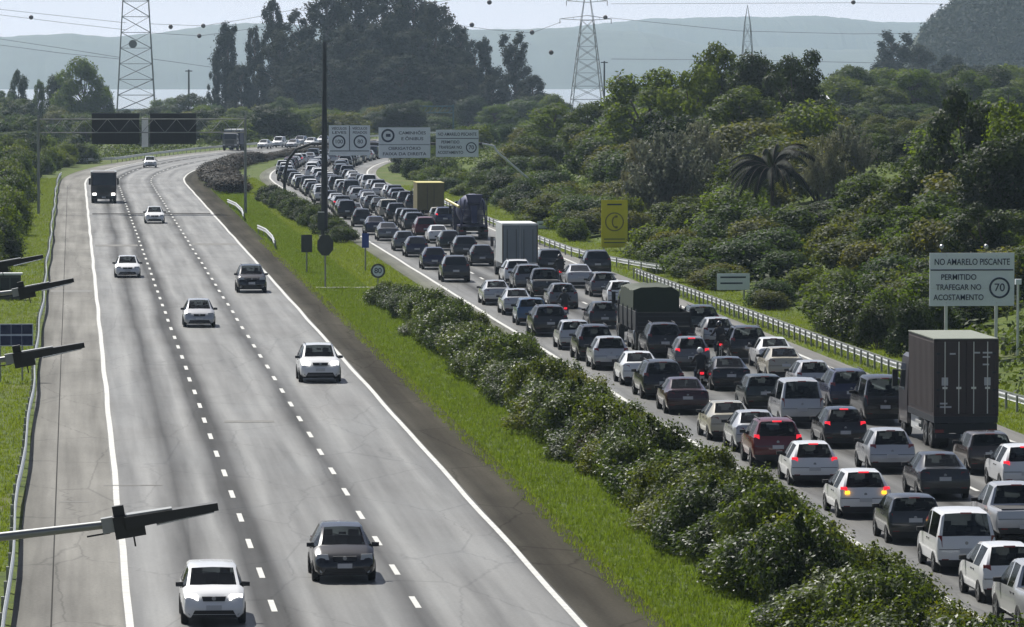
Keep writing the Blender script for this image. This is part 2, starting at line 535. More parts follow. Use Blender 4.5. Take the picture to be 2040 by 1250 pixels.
# pale transverse repair strips and an expansion joint on the left road, drain slabs across the median
mat('patch_dark', (0.035, 0.034, 0.032), 0.9, spec=0.08, var=0.2)
mat('patch_pale', (0.20, 0.198, 0.19), 0.85, spec=0.1, var=0.2)
mb = MB(); yj = ground(310, 428).y
mb.add([(1.8, yj, .040), (12.8, yj, .040), (12.8, yj + 3, .040), (1.8, yj + 3, .040)], [(0, 1, 2, 3)]); mb.build('road_joint', M['patch_dark'], left_road)
for (x0, x1, py, ln) in ((1.7, 5.0, 492, 4), (9.3, 12.8, 490, 4), (-1.4, 1.2, 583, 3), (1.0, 3.0, 970, .35), (-.5, .5, 1002, .3), (6, 8, 845, 1.2)):
    Y = ground(300, py).y
    mb = MB(); mb.add([(x0, Y, .040), (x1, Y, .040), (x1, Y + ln, .040), (x0, Y + ln, .040)], [(0, 1, 2, 3)]); mb.build('repair_strip', M['patch_pale'], left_road)
mb = MB()
mb.add([(-.62, 60, .040), (-.58, 60, .040), (-.58, 600, .040), (-.62, 600, .040)], [(0, 1, 2, 3)]); mb.build('shoulder_seam', M['patch_dark'], left_road)
mb = MB(); Yd = ground(760, 575).y
mb.box(15.3, 22.1, Yd, Yd + 1.6, -0.02, 0.05); tag(mb.build('median_crossing', M['concrete']), kind='structure')

mat('water', (0.26, 0.28, 0.30), 0.35, spec=0.6)  # pale base colour stands in for the glare on the lagoon
mb = MB(); mb.add([(-9000, 4400, -28), (9000, 4400, -28), (9000, 7700, -28), (-9000, 7700, -28)], [(0, 1, 2, 3)])
tag(mb.build('lagoon', M['water']), kind='structure')

mat('hill_green', (0.045, 0.060, 0.035), 0.9, var=0.4, vscale=0.02, coord='Object')


def ridge(name, Y, depth, prof, rough, seed, nx=260, ny=14, base=-21.0, wn=40.0):
    """a hill: crest heights given in photo pixels (px, py) at distance Y"""
    r = np.random.default_rng(seed)
    ph = r.uniform(0, 6.28, 40)
    x0, x1 = at_y(prof[0][0], 0, Y).x, at_y(prof[-1][0], 0, Y).x
    xs = np.linspace(x0, x1, nx)
    px = [at_y(p, 0, Y).x for p, _ in prof]
    pz = [at_y(1020, q, Y).z for _, q in prof]
    crest = np.interp(xs, px, pz)
    for k in range(14):
        crest = crest + rough * (0.8 ** k) * np.sin(xs / wn * (1.45 ** k) + ph[k])
    vs, fs = [], []
    for j in range(ny):
        t = j / (ny - 1) * 2 - 1
        sh = max(0.0, 1 - t * t)
        for i in range(nx):
            jig = 0 if j in (0, ny - 1) else r.uniform(-1, 1) * rough * 0.8
            vs.append((xs[i], Y + t * depth, base + (crest[i] - base) * sh + jig * (abs(t) > 0.05)))
    for j in range(ny - 1):
        for i in range(nx - 1):
            a = j * nx + i
            fs.append((a, a + 1, a + nx + 1, a + nx))
    me = bpy.data.meshes.new(name)
    me.from_pydata(vs, [], fs)
    me.materials.append(M['hill_green'])
    return tag(lnk(bpy.data.objects.new(name, me)), kind='structure')


ridge('hill', 7500, 420, [(-700, 90), (-200, 75), (0, 72), (150, 68), (220, 76), (300, 66), (420, 50), (520, 46), (700, 52), (1020, 58), (1260, 60), (1400, 90), (1700, 100), (2700, 110)], 0.7, 3, base=-29.2, wn=52.0)
ridge('hill', 8700, 420, [(900, 62), (1080, 58), (1220, 46), (1290, 38), (1400, 32), (1500, 34), (1640, 33), (1760, 42), (1900, 44), (2100, 40), (2700, 60)], 0.8, 4, base=-29.2, wn=58.0)
ridge('hill', 2500, 160, [(1770, 235), (1800, 190), (1830, 120), (1850, 60), (1880, 34), (1910, 12), (1950, 0), (1990, -15), (2060, -40), (2300, -90), (2600, -60)], 0.9, 8, base=-22, wn=14.0)

# ------------------------------------------------------------------ vegetation


def leaf_mesh(name, centres, radii, counts, size, material, seed, flat=1.0, up=0.35, shell=0.55, aspect=0.6, ragged=0.12):
    """leaves scattered through a set of lobes"""
    r = np.random.default_rng(seed)
    P, N = [], []
    for c, rad, n in zip(centres, radii, counts):
        d = r.normal(size=(n, 3))
        d /= np.linalg.norm(d, axis=1)[:, None]
        rr = shell + (1 - shell) * r.random(n) ** 0.7
        rr *= 1 + ragged * np.abs(r.normal(size=n)) + 0.22 * np.sin(d[:, 0] * 7 + seed) * np.cos(d[:, 2] * 6 + d[:, 1] * 5)
        p = np.array(c) + d * rr[:, None] * np.array([rad, rad, rad * flat])
        nn = d + r.normal(size=(n, 3)) * 0.55 + np.array([0, 0, up])
        P.append(p); N.append(nn)
    P = np.concatenate(P); N = np.concatenate(N)
    N /= np.linalg.norm(N, axis=1)[:, None]
    keep = P[:, 2] > 0.0
    P, N = P[keep], N[keep]
    n = len(P)
    t = np.cross(N, r.normal(size=(n, 3)))
    t /= np.linalg.norm(t, axis=1)[:, None] + 1e-9
    u = np.cross(N, t)
    s = (size * (0.6 + 0.8 * r.random(n)))[:, None]
    V = np.stack([P + t * s, P + u * s * aspect, P - t * s, P - u * s * aspect], axis=1).reshape(-1, 3)
    me = bpy.data.meshes.new(name)
    me.vertices.add(4 * n); me.loops.add(4 * n); me.polygons.add(n)
    me.vertices.foreach_set('co', V.astype(np.float32).ravel())
    me.loops.foreach_set('vertex_index', np.arange(4 * n, dtype=np.int32))
    me.polygons.foreach_set('loop_start', np.arange(0, 4 * n, 4, dtype=np.int32))
    me.materials.append(material)
    me.update(calc_edges=True)
    return me


def limbs(name, material, segs):
    mb = MB()
    for p0, p1, r0, r1 in segs: mb.tube(p0, p1, r0, r1, 6)
    return mb.mesh(name, material, 0.9)


KINDS = {}


def broad(key, seed, material, n_lobes=13, leaves=1150, size=0.40, spread=1.0, low=0.30):
    """a tree 12 m high and about 10 m across"""
    r = random.Random(seed)
    cs, rs, ns, segs = [], [], [], []
    segs.append(((0, 0, -0.4), (0.2, 0.1, 5.0), 0.32, 0.22))
    for k in range(n_lobes):
        a = k * 2.4 + r.uniform(-.4, .4)
        h = low + (1 - low) * (k + 0.5) / n_lobes
        rad = r.uniform(1.5, 2.5) * (1.05 - 0.25 * h)
        d = spread * 3.3 * math.sqrt(max(0.02, 1 - ((h - 0.5) / 0.62) ** 2)) * r.uniform(0.55, 1.05)
        c = (math.cos(a) * d, math.sin(a) * d, 12 * h - rad * 0.55)
        cs.append(c); rs.append(rad); ns.append(int(leaves * (rad / 2) ** 2))
        segs.append(((0.2, 0.1, min(5.0, c[2] * 0.6)), c, 0.14, 0.04))
    KINDS[key] = (leaf_mesh('crown', cs, rs, ns, size * 0.5, material, seed, flat=0.8), limbs('trunk', M['bark'], segs), 12.0, 10.0)


def bush(key, seed, material, n_lobes=11, leaves=760, size=0.22, bark='bark', shell=0.5):
    """a bush 4 m high and 4.6 m across"""
    r = random.Random(seed)
    cs, rs, ns, segs = [], [], [], []
    for k in range(n_lobes):
        a = k * 2.4 + r.uniform(-.5, .5)
        rad = r.uniform(0.75, 1.25)
        h = r.uniform(0.15, 1.0)
        d = 1.45 * math.sqrt(max(0.0, 1 - (h * .9) ** 2)) * r.uniform(0.7, 1.1)
        c = (math.cos(a) * d, math.sin(a) * d, 0.5 + h * (3.3 - rad * .6))
        cs.append(c); rs.append(rad); ns.append(int(leaves * rad * rad))
        segs.append(((0.1 * math.cos(a), 0.1 * math.sin(a), -0.2), c, 0.06, 0.02))
    KINDS[key] = (leaf_mesh('foliage', cs, rs, ns, size * 0.5, material, seed, flat=0.95, shell=shell), limbs('stem', M[bark], segs), 4.0, 4.6)


def hedge_bush(key, seed, material):
    """2 m hedge shrub, 3 m across, with fine leaves and upright sprigs"""
    r = random.Random(seed)
    cs, rs, ns, segs = [], [], [], []
    for k in range(16):
        a = k * 2.4 + r.uniform(-.5, .5)
        rad = r.uniform(0.38, 0.70)
        h = r.uniform(0.0, 1.0)
        d = 1.15 * math.sqrt(max(0.0, 1 - (h * .85) ** 2)) * r.uniform(0.6, 1.15)
        c = (math.cos(a) * d, math.sin(a) * d, 0.35 + h * 1.35)
        cs.append(c); rs.append(rad); ns.append(int(2500 * rad * rad))
        segs.append(((0.1 * math.cos(a), 0.1 * math.sin(a), -0.1), c, 0.03, 0.012))
    for k in range(26):                        # sprigs sticking out of the top
        a, d = r.uniform(0, 6.28), r.uniform(0, 1.2)
        h = 1.55 + r.uniform(0, .5) - d * .35
        for q in range(3):
            cs.append((math.cos(a) * d + q * r.uniform(-.05, .05), math.sin(a) * d, h + q * .13)); rs.append(0.10 - q * .02); ns.append(10)
    KINDS[key] = (leaf_mesh('foliage', cs, rs, ns, 0.062, material, seed, flat=1.0, shell=0.35, aspect=0.5), limbs('stem', M['bark'], segs), 2.0, 3.0)


def euca(key, seed, material, columns=7):
    """a tall gum tree 30 m high, 13 m across, clumps of leaves on bare limbs"""
    r = random.Random(seed)
    cs, rs, ns, segs = [], [], [], []
    segs.append(((0, 0, -1), (0.4, 0, 24), 0.55, 0.18))
    for k in range(38):
        h = 0.14 + 0.86 * (k + .5) / 38
        a = k * 2.4 + r.uniform(-.6, .6)
        d = 5.2 * math.sqrt(max(0.03, 1 - ((h - .45) / .60) ** 2)) * r.uniform(.25, 1.05)
        rad = r.uniform(1.0, 2.1) * (1.1 - .35 * h)
        c = (math.cos(a) * d, math.sin(a) * d, 30 * h - rad * .7)
        cs.append(c); rs.append(rad); ns.append(int(260 * rad * rad))
        segs.append(((0.2, 0, max(3, c[2] - 4)), c, .16, .05))
    KINDS[key] = (leaf_mesh('crown', cs, rs, ns, 0.30, material, seed, flat=1.25, shell=.15, ragged=.32), limbs('trunk', M['bark'], segs), 30.0, 13.0)


def twiggy(key, seed):
    """a grey, thinly leaved bush of upright whips, 6 m high and 7 m across"""
    r = random.Random(seed)
    cs, rs, ns, segs = [], [], [], []
    for k in range(70):
        a, d = r.uniform(0, 6.28), 3.2 * math.sqrt(r.random())
        h = 6.0 * (1 - (d / 5.0) ** 2) * r.uniform(.55, 1.05)
        p = (math.cos(a) * d, math.sin(a) * d, h)
        q = (math.cos(a) * d * .35, math.sin(a) * d * .35, h * .4)
        segs += [((q[0] * .3, q[1] * .3, -.1), q, .06, .04), (q, p, .04, .02)]
        for t in (0.35, 0.55, .75, .9, 1.0):
            cs.append(tuple(q[i] + (p[i] - q[i]) * t for i in range(3))); rs.append(.42); ns.append(22)
    KINDS[key] = (leaf_mesh('foliage', cs, rs, ns, 0.13, M['leaf_dry'], seed, shell=.1), limbs('stem', M['pale_bark'], segs), 6.0, 7.0)


def palm(key, seed):
    """a palm with long arching, drooping fronds, 10 m high"""
    r = random.Random(seed)
    segs = [((0, 0, -.3), (0.3, 0, 6.5), .28, .18)]
    V, Fc = [], []
    for k in range(40):
        a = k * 2.4
        el = r.uniform(.25, 1.25)
        p = Vector((.3, 0, 6.5))
        d = Vector((math.cos(a) * math.cos(el), math.sin(a) * math.cos(el), math.sin(el)))
        pts = [p.copy()]
        for q in range(9):
            p = p + d * .62
            d = (d + Vector((0, 0, -.24))).normalized()
            pts.append(p.copy())
        for q in range(1, 10):
            f = pts[q] - pts[q - 1]
            side = f.cross(Vector((0, 0, 1))).normalized()
            for w in range(3):
                o = pts[q - 1] + f * (w / 3)
                ln = (1.15 - .07 * q)
                for sgn in (-1, 1):
                    b0 = len(V)
                    tip = o + side * sgn * ln * .75 + Vector((0, 0, -ln * .75))
                    V += [o - f * .1, o + f * .34, tip]
                    Fc.append((b0, b0 + 1, b0 + 2))
        for q in range(9): segs.append((pts[q], pts[q + 1], .035, .03))
    me = bpy.data.meshes.new('fronds')
    me.from_pydata([tuple(v) for v in V], [], Fc)
    me.materials.append(M['leaf_palm'])
    KINDS[key] = (me, limbs('trunk', M['bark'], segs), 10.0, 9.0)


for k in range(4): broad('tree%d' % k, 20 + k, M[('leaf_tree', 'leaf_deep', 'leaf_deep', 'leaf_tree')[k]])
for k in range(2): broad('oak%d' % k, 40 + k, M['leaf_bush'], n_lobes=13, spread=1.15, low=.25)
for k in range(4): bush('bush%d' % k, 60 + k, M[('leaf_bush', 'leaf_olive', 'leaf_tree', 'leaf_blue')[k]])
for k in range(2): bush('dark%d' % k, 70 + k, M[('leaf_tree', 'leaf_deep')[k]])
for k in range(3): bush('brown%d' % k, 80 + k, M['leaf_shade_brown'])
leaf('leaf_hedge_olive', (0.012, 0.022, 0.003), (0.105, 0.130, 0.020), (0.20, 0.24, 0.014), 0.34, 0.5, 0.15)
leaf('leaf_hedge_deep', (0.005, 0.013, 0.003), (0.042, 0.068, 0.014), (0.09, 0.14, 0.012), 0.30, 0.5, 0.2)
for k in range(4): hedge_bush('hedge%d' % k, 90 + k, M[('leaf_hedge', 'leaf_hedge_deep', 'leaf_hedge_olive', 'leaf_hedge')[k]])
hedge_bush('plum0', 97, M['leaf_plum'])
for k in range(4): euca('euca%d' % k, 100 + k, M['leaf_euca'])
for k in range(2): twiggy('twig%d' % k, 110 + k)
palm('palm0', 120)


def plant(name, key, x, y, h, w, label, cat, group=None, z=None, rz=None):
    crown, trunk, H, W = KINDS[key]
    rel = x - off(y)
    o = empty(name, (x, y, (rel_z(rel, y) - 0.05) if z is None else z), random.uniform(0, 6.28) if rz is None else rz, label, cat, group)
    o.scale = (w / W, w / W, h / H)
    obj(crown.name.split('.')[0], crown, o)
    obj(trunk.name.split('.')[0], trunk, o)
    return o


def tree_px(px, top, wpx, Y, key, label, name='tree', cat='tree', group=None, base=None):
    """a tree standing at distance Y whose top reaches photo row `top`"""
    p = at_y(px, top, Y)
    z = rel_z(p.x - off(Y), Y) if base is None else base
    return plant(name, key, p.x, Y, p.z - z, wpx * Y / F, label, cat, group, z=z - .1)


def ordinal(n):
    suf = 'th' if 10 <= n % 100 <= 20 else {1: 'st', 2: 'nd', 3: 'rd'}.get(n % 10, 'th')
    return '%d%s' % (n, suf)


# the hedge of shrubs in the median
yv, k = 112.0, 0
while yv < 306:
    near = 1.0 - min(1, max(0, (yv - 130) / 170)) * 0.25
    key = 'hedge%d' % random.choice((0, 0, 1, 1, 2, 3))
    lab, grp = 'green shrub, %s from the photo bottom along the median hedge\'s grass side' % ordinal(k + 1), 'shrubs of the median hedge'
    if abs(yv - 187) < 1.0: key, lab, grp = 'plum0', 'purplish brown shrub standing out of the green median hedge', None
    plant('hedge_shrub', key, 19.1 + random.uniform(-.55, .45), yv, random.choice((1.2, 1.6, 1.9, 2.1, 2.5)) * random.uniform(.9, 1.1) * near, random.uniform(2.5, 4.1) * near, lab, 'shrub', grp)
    if k % 2 == 0 and yv < 290:
        plant('hedge_shrub', 'hedge%d' % ((k + 2) % 4), 20.6 + random.uniform(-.25, .25), yv + .8, random.uniform(1.0, 2.0) * near, random.uniform(1.9, 3.0) * near, 'green shrub, %s from the photo bottom along the median hedge\'s road side' % ordinal(k // 2 + 1), 'shrub', 'shrubs of the median hedge')
    yv += 1.9
    k += 1
for (px, py) in ((755, 610), (775, 606), (798, 612)):
    g = ground(px, py)
    plant('low_shrub', 'hedge%d' % (px % 4), g.x, g.y, random.uniform(1.0, 1.6), 1.9, 'small dark shrub at the far end of the median hedge', 'shrub', 'low shrubs at the hedge end')
for k in range(20):
    Y = 415 + k * 6.2
    plant('low_shrub', 'dark%d' % (k % 2), 21.2 - .012 * (Y - 415) + random.uniform(-.2, .2), Y, random.uniform(1.2, 2.2), random.uniform(2.4, 3.4),
          'dark low shrub, %s from the near end of the row before the far jam' % ordinal(k + 1), 'shrub', 'dark shrubs beside the far jam')
for k in range(62):
    Y = 566 + k * 5.4
    plant('brown_shrub', 'brown%d' % (k % 3), 17.0 + off(Y) + random.uniform(-.5, .5), Y, random.uniform(1.3, 1.9) * (1.0 if Y < 740 else .62), random.uniform(4.0, 5.4) * (1.0 if Y < 740 else .8),
          'shade-browned shrub, %s from the near end of the bank between the bending roads' % ordinal(k + 1), 'shrub', 'shade-browned shrubs on the median bank')
# left verge
for k in range(46):
    Y = 372 + k * 8.0 + random.uniform(-2, 2)
    for q in range(2):
        plant('verge_bush', random.choice(('bush0', 'dark0', 'dark1', 'bush2')), -5.6 - q * 4.2 - random.uniform(0, 1.2) + off(Y), Y, random.uniform(2.8, 4.3) + q * 1.2 - (0.8 if Y > 640 else 0),
              random.uniform(3.6, 5.0), 'dark green bush, %s from the near end in the %s row of the left verge' % (ordinal(k + 1), ('front', 'back')[q]), 'bush', 'bushes along the left verge')
for k in range(5):
    plant('verge_bush', 'dark%d' % (k % 2), -5.2 - k * .2, 332 + k * 7, 2.2 + k * .3, 3.0, 'dark green bush crowding the verge left of the guardrail', 'bush', 'bushes along the left verge')

# scrub and trees behind the bend
for k in range(150):
    Y = random.uniform(870, 1290)
    x = at_y(random.uniform(-60, 1130), 0, Y).x
    rel = x - off(Y)
    if -6 < rel < 44: continue
    h = random.uniform(3.0, 6.5) * (1.0 if Y < 1050 else 1.15)
    plant('scrub_tree', random.choice(('tree0', 'tree1', 'tree2', 'oak0', 'bush1', 'bush3')), x, Y, h, random.uniform(6, 11),
          '%s hazy scrub tree %s' % ('low' if h < 4.6 else 'taller', next(t for l_, t in ((130, 'left of the lattice tower'), (300, 'behind the message boards'), (520, 'between message boards and median bank'), (760, 'behind the tall mast'), (9999, 'behind the three white signs')) if VPX + x / Y * F < l_)), 'tree', 'scrub trees behind the bend')
for px, top, w, Y, key, lab in (
        (165, 116, 120, 1180, 'oak0', 'rounded broad tree beside the left lattice tower'), (38, 138, 46, 1200, 'tree1', 'slim tree with a small crown near the left frame edge'),
        (78, 158, 30, 1200, 'tree3', 'small thin tree between the slim tree and the broad tree'), (120, 150, 70, 1190, 'tree2', 'low tree leaning against the broad rounded tree'),
        (10, 180, 60, 1180, 'tree0', 'low tree cut by the left frame edge'), (380, 185, 90, 1210, 'tree1', 'low rounded tree right of the left lattice tower'),
        (205, 165, 60, 1185, 'tree0', 'low tree between the broad tree and the lattice tower')):
    tree_px(px, top, w, Y, key, lab)
GROVE = ((600, 20, 120, 1300, 0), (650, -20, 130, 1310, 1), (705, -45, 150, 1320, 2), (765, -55, 150, 1330, 3), (820, -35, 140, 1320, 0), (870, 5, 130, 1310, 1), (560, 60, 110, 1290, 2),
                           (910, 50, 110, 1300, 2), (945, 80, 90, 1290, 3), (620, 80, 130, 1280, 3), (690, 50, 140, 1280, 0), (760, 40, 140, 1285, 1), (830, 60, 140, 1280, 2), (890, 90, 120, 1275, 0),
                           (735, 100, 150, 1265, 2), (660, 120, 140, 1262, 1), (800, 110, 150, 1260, 3), (860, 130, 130, 1258, 0), (590, 130, 120, 1260, 0), (930, 130, 110, 1262, 1), (1060, 150, 90, 1270, 2), (980, 150, 90, 1268, 3))
GR = [1 + sum(1 for h in GROVE if ((h[1] > 45) + (h[1] > 95)) == ((g_[1] > 45) + (g_[1] > 95)) and h[0] < g_[0]) for g_ in GROVE]
for gi, (px, top, w, Y, key) in enumerate(GROVE):
    tree_px(px, top, w, Y, 'euca%d' % key, 'dark gum tree in the %s row of the hazy grove, %s' % (('top', 'middle', 'low')[(top > 45) + (top > 95)], ordinal(GR[gi]) + ' from left'), 'gum_tree', 'tree', 'gum trees of the hazy grove')
for px, top, w, Y, key, lab in ((455, 46, 80, 1300, 1, 'gum tree with separate leaf clumps at the left end of the grove'), (430, 120, 40, 1295, 2, 'small ragged gum at the far left of the grove'),
                                (545, -2, 70, 1300, 3, 'slender high gum rising on the left of the grove'), (505, 52, 60, 1300, 0, 'gum tree just right of the ragged clumped one'),
                                (480, 130, 70, 1285, 3, 'short gum below the clumped gum tree'), (1025, 64, 100, 1290, 0, 'pointed tall tree at the right end of the grove'),
                                (968, 75, 46, 1290, 2, 'narrow tree beside the pointed tall tree')):
    tree_px(px, top, w, Y, 'euca%d' % key, lab, 'gum_tree')
# the wooded slope on the right
for px, top, w, Y, key, lab in (
        (1285, 138, 190, 560, 'oak0', 'wide green tree left of the tallest crown on the wooded slope'), (1380, 128, 150, 540, 'oak1', 'green tree in front of the thin mast on the slope'),
        (1432, 84, 150, 570, 'tree0', 'tallest green crown of the wooded slope below the thin mast'), (1520, 105, 150, 560, 'tree2', 'dark round crown right of the tallest one on the slope'),
        (1585, 98, 150, 550, 'tree1', 'open dark crown with sky gaps at the slope top'), (1470, 170, 200, 530, 'tree3', 'dark brownish tree under the twin high crowns'),
        (1610, 200, 130, 520, 'tree2', 'dark tree beside the long flat shed'), (1340, 220, 180, 500, 'tree1', 'dark tree low in front of the wide green tree'),
        (1100, 205, 130, 680, 'oak1', 'green tree at the left end of the wooded slope'), (1175, 200, 130, 640, 'tree3', 'green tree second from the left of the wooded slope'),
        (1060, 280, 110, 660, 'tree0', 'rounded tree low at the left foot of the slope'), (1230, 270, 150, 560, 'oak0', 'bright tree low in the middle left of the slope'),
        (1925, 172, 190, 345, 'tree1', 'tall dark tree top near the right frame edge'), (1990, 265, 230, 330, 'tree2', 'dark spreading tree cut by the right frame edge'),
        (1870, 300, 230, 350, 'tree3', 'dark dense tree left of the tall right one'), (1730, 345, 190, 370, 'tree0', 'dark wide tree over the shaded bushes'),
        (1640, 400, 170, 375, 'tree2', 'dark low tree right of the palm'), (2035, 200, 200, 340, 'oak1', 'tree trunk and crown at the extreme right'),
        (1840, 400, 200, 320, 'oak1', 'leafy tree behind the big white road sign'), (1960, 400, 160, 300, 'tree1', 'dark tree right behind the big white road sign')):
    tree_px(px, top, w, Y, key, lab)
for ti, (px, top, w, Y) in enumerate(((1330, 250, 190, 430), (1400, 232, 150, 440), (1285, 272, 130, 435), (1690, 238, 130, 430), (1645, 262, 100, 425))):
    tree_px(px, top, w, Y, 'twig%d' % (px % 2), 'pale grey thinly leaved shrub on the wooded slope, %s from left' % ordinal((2, 3, 1, 5, 4)[ti]), 'dry_shrub', 'shrub', 'pale twiggy shrubs on the slope')
tree_px(1540, 268, 170, 385, 'palm0', 'dark drooping palm in the middle of the wooded slope', 'palm_tree', 'palm tree')
for px, top, w, Y, key in ((1780, 62, 130, 1500, 0), (1830, 90, 100, 1520, 1), (1890, 110, 100, 1510, 2), (1760, 120, 90, 1490, 3), (1940, 130, 110, 1480, 1), (1720, 150, 90, 1490, 0), (2000, 150, 110, 1480, 2)):
    tree_px(px, top, w, Y, 'euca%d' % key, 'hazy tree before the high hill in the upper right', 'far_tree', 'tree', 'hazy trees before the right hill')
for k in range(60):
    Y = random.uniform(800, 1400)
    px = random.uniform(1640, 2060)
    x = at_y(px, 0, Y).x
    plant('far_tree', random.choice(('tree0', 'oak0', 'tree2', 'oak1')), x, Y, random.uniform(5, 9), random.uniform(8, 13),
          'hazy low tree behind the wooded slope on the right', 'tree', 'hazy low trees behind the slope')
SKY_X = [900, 1000, 1080, 1200, 1240, 1400, 1480, 1600, 1660, 1760, 1880, 1900, 1960, 2050]
SKY_Y = [320, 270, 215, 215, 160, 140, 120, 140, 250, 340, 300, 210, 210, 240]
ZONES = ((1150, 'at the left foot of the wooded slope'), (1330, 'on the slope behind the yellow board'), (1560, 'on the slope below the palm'), (1800, 'on the slope left of the big white sign'), (9999, 'around the big white sign'))
n_b = 0
for k in range(6000):
    Y = random.uniform(190, 880)
    lim = 0.186 * Y - off(Y)
    if lim < 42: continue
    rel = 40.6 + random.random() ** 1.5 * min(lim - 40, 70)
    if n_b >= 285: break
    x = rel + off(Y)
    px = VPX + x / Y * F
    if px > 2070: continue
    if abs(px - 1224) < 60 and rel < 48 and Y < 402: continue
    if abs(px - 1462) < 60 and rel < 43 and Y < 320: continue
    if px > 1790 and Y < 262 and rel < 47: continue
    if rel < 43 and random.random() < .35: continue
    z0 = rel_z(rel, Y)
    h = (1.7 + 0.13 * (rel - 40)) * random.uniform(.7, 1.3)
    if rel < 43: h = random.uniform(1.2, 3.0)
    h = min(h, at_y(px, np.interp(px, SKY_X, SKY_Y) + random.uniform(15, 60), Y).z - z0)
    if h < .7: continue
    w = h * random.uniform(1.0, 1.5) + 1.4
    n_b += 1
    zone = next(t for lim_, t in ZONES if px < lim_)
    size = 'low' if h < 2 else ('middling' if h < 4.5 else 'tall')
    plant('slope_bush', random.choice(('bush0', 'bush1', 'bush2', 'bush3', 'bush1', 'dark0')), x, Y, h, w, '%s green bush %s' % (size, zone), 'bush', '%s bushes %s' % (size, zone))

def cover(name, pts, seed, size, material, label, rad, per, flat=.6):
    """ground cover: low leafy mounds that nobody could count"""
    o3 = pts[0]
    me = leaf_mesh(name, [tuple(p[i] - o3[i] + (50 if i == 2 else 0) for i in range(3)) for p in pts], [rad * random.uniform(.7, 1.4) for _ in pts], [per] * len(pts), size, material, seed, flat=flat, shell=.2)
    o = lnk(bpy.data.objects.new(name, me))
    o.location = (o3[0], o3[1], o3[2] - 50)
    return tag(o, label, name.replace('_', ' '), kind='stuff')


pts = []
while len(pts) < 5200:
    Y = random.uniform(165, 900)
    lim = 0.245 * Y - off(Y)
    if lim < 41: continue
    rel = 41.0 + random.random() * min(lim - 40, 110)
    if rel < 44 and random.random() < .5: continue
    px = VPX + (rel + off(Y)) / Y * F
    if abs(px - 1224) < 40 and rel < 44 and Y < 400: continue
    pts.append((rel + off(Y), Y, rel_z(rel, Y) + .1))
cover('undergrowth', pts, 51, .16, M['leaf_cover'], 'tangled low undergrowth between the bushes of the wooded slope', 1.5, 42, .55)
pts = []
while len(pts) < 900:
    Y = random.uniform(330, 1150)
    rel = -7.5 - random.random() ** 1.5 * 60
    if VPX + (rel + off(Y)) / Y * F < -80: continue
    pts.append((rel + off(Y), Y, rel_z(rel, Y) + .1))
cover('undergrowth', pts, 52, .2, M['leaf_cover'], 'low undergrowth behind the left verge', 1.6, 40, .5)
pts = []
while len(pts) < 1500:
    px = random.uniform(1760, 2120)
    Yh = 2500 + random.uniform(-150, 20)
    t_ = (Yh - 2500) / 160
    cz = np.interp(px, [1770, 1800, 1830, 1850, 1880, 1910, 1950, 1990, 2060, 2300], [235, 190, 120, 60, 34, 12, 0, -15, -40, -90])
    zc = at_y(px, cz, 2500).z
    pts.append((at_y(px, 0, Yh).x, Yh, -20 + (zc + 20) * (1 - t_ * t_)))
cover('hill_wood', pts, 53, .9, M['leaf_euca'], 'hazy wood covering the high hill in the upper right', 4.2, 42, .9)

for k, (px, top, w, Y) in enumerate(((1672, 250, 110, 700), (1720, 215, 120, 780), (1775, 235, 120, 760), (1830, 215, 130, 800), (1700, 300, 110, 620), (1765, 300, 110, 640), (1820, 280, 120, 660), (1660, 320, 90, 560), (1730, 350, 110, 520), (1800, 345, 110, 540), (1690, 270, 110, 660), (1850, 250, 110, 720))):
    tree_px(px, top, w, Y, ('oak0', 'tree2', 'oak1', 'tree0')[k % 4], 'hazy green tree in the dip below the shed, %s nearest' % ordinal(1 + sum(1 for q in (700, 780, 760, 800, 620, 640, 660, 560, 520, 540, 660, 720) if q < Y)), 'dip_tree', 'tree', 'trees in the dip below the shed')
for k in range(52):
    Y = 425 + k * 9.3
    rel = 39.6 + random.uniform(0, 5) + max(0, (700 - Y) / 280) * random.uniform(0, 3)
    if Y > 690: rel = 39.2 + random.uniform(0, 3)
    plant('roadside_bush', random.choice(('bush0', 'bush2', 'dark1', 'bush3')), rel + off(Y), Y, random.uniform(1.4, 3.0) + (1.2 if Y > 720 else 0), random.uniform(3.0, 5.5), 'green bush, %s from the near end of the row edging the far jam' % ordinal(k + 1), 'bush', 'bushes edging the far jam')

n_r = 0
for k in range(46):
    Y = random.uniform(470, 860)
    px = random.uniform(1630, 1900)
    x = at_y(px, 0, Y).x
    top = np.interp(px, [1630, 1700, 1760, 1880, 1900], [240, 245, 240, 235, 230]) + random.uniform(0, 110)
    h = min(9, max(3.0, at_y(px, top, Y).z - rel_z(x - off(Y), Y)))
    plant('dip_tree', random.choice(('tree0', 'tree1', 'oak1', 'tree3', 'bush1', 'bush3')), x, Y, h, h * random.uniform(.9, 1.3) + 1, 'small tree in the hazy dip beside the tall right trees', 'tree', 'small trees in the hazy dip')
for k in range(52):
    Y = 236 + k * 3.7
    rel = 39.3 + random.uniform(0, 3.0)
    px = VPX + rel / Y * F
    if abs(px - 1462) < 62 or abs(px - 1224) < 50 or px > 1850 or (1560 < px < 1650) or random.random() < .12: continue
    n_r += 1
    plant('rail_bush', random.choice(('bush0', 'bush1', 'bush2', 'dark1', 'hedge1')), rel, Y, random.uniform(1.3, 3.0), random.uniform(2.4, 4.6), 'green bush close behind the right guardrail, %s from its near end' % ordinal(n_r), 'bush', 'bushes behind the right guardrail')

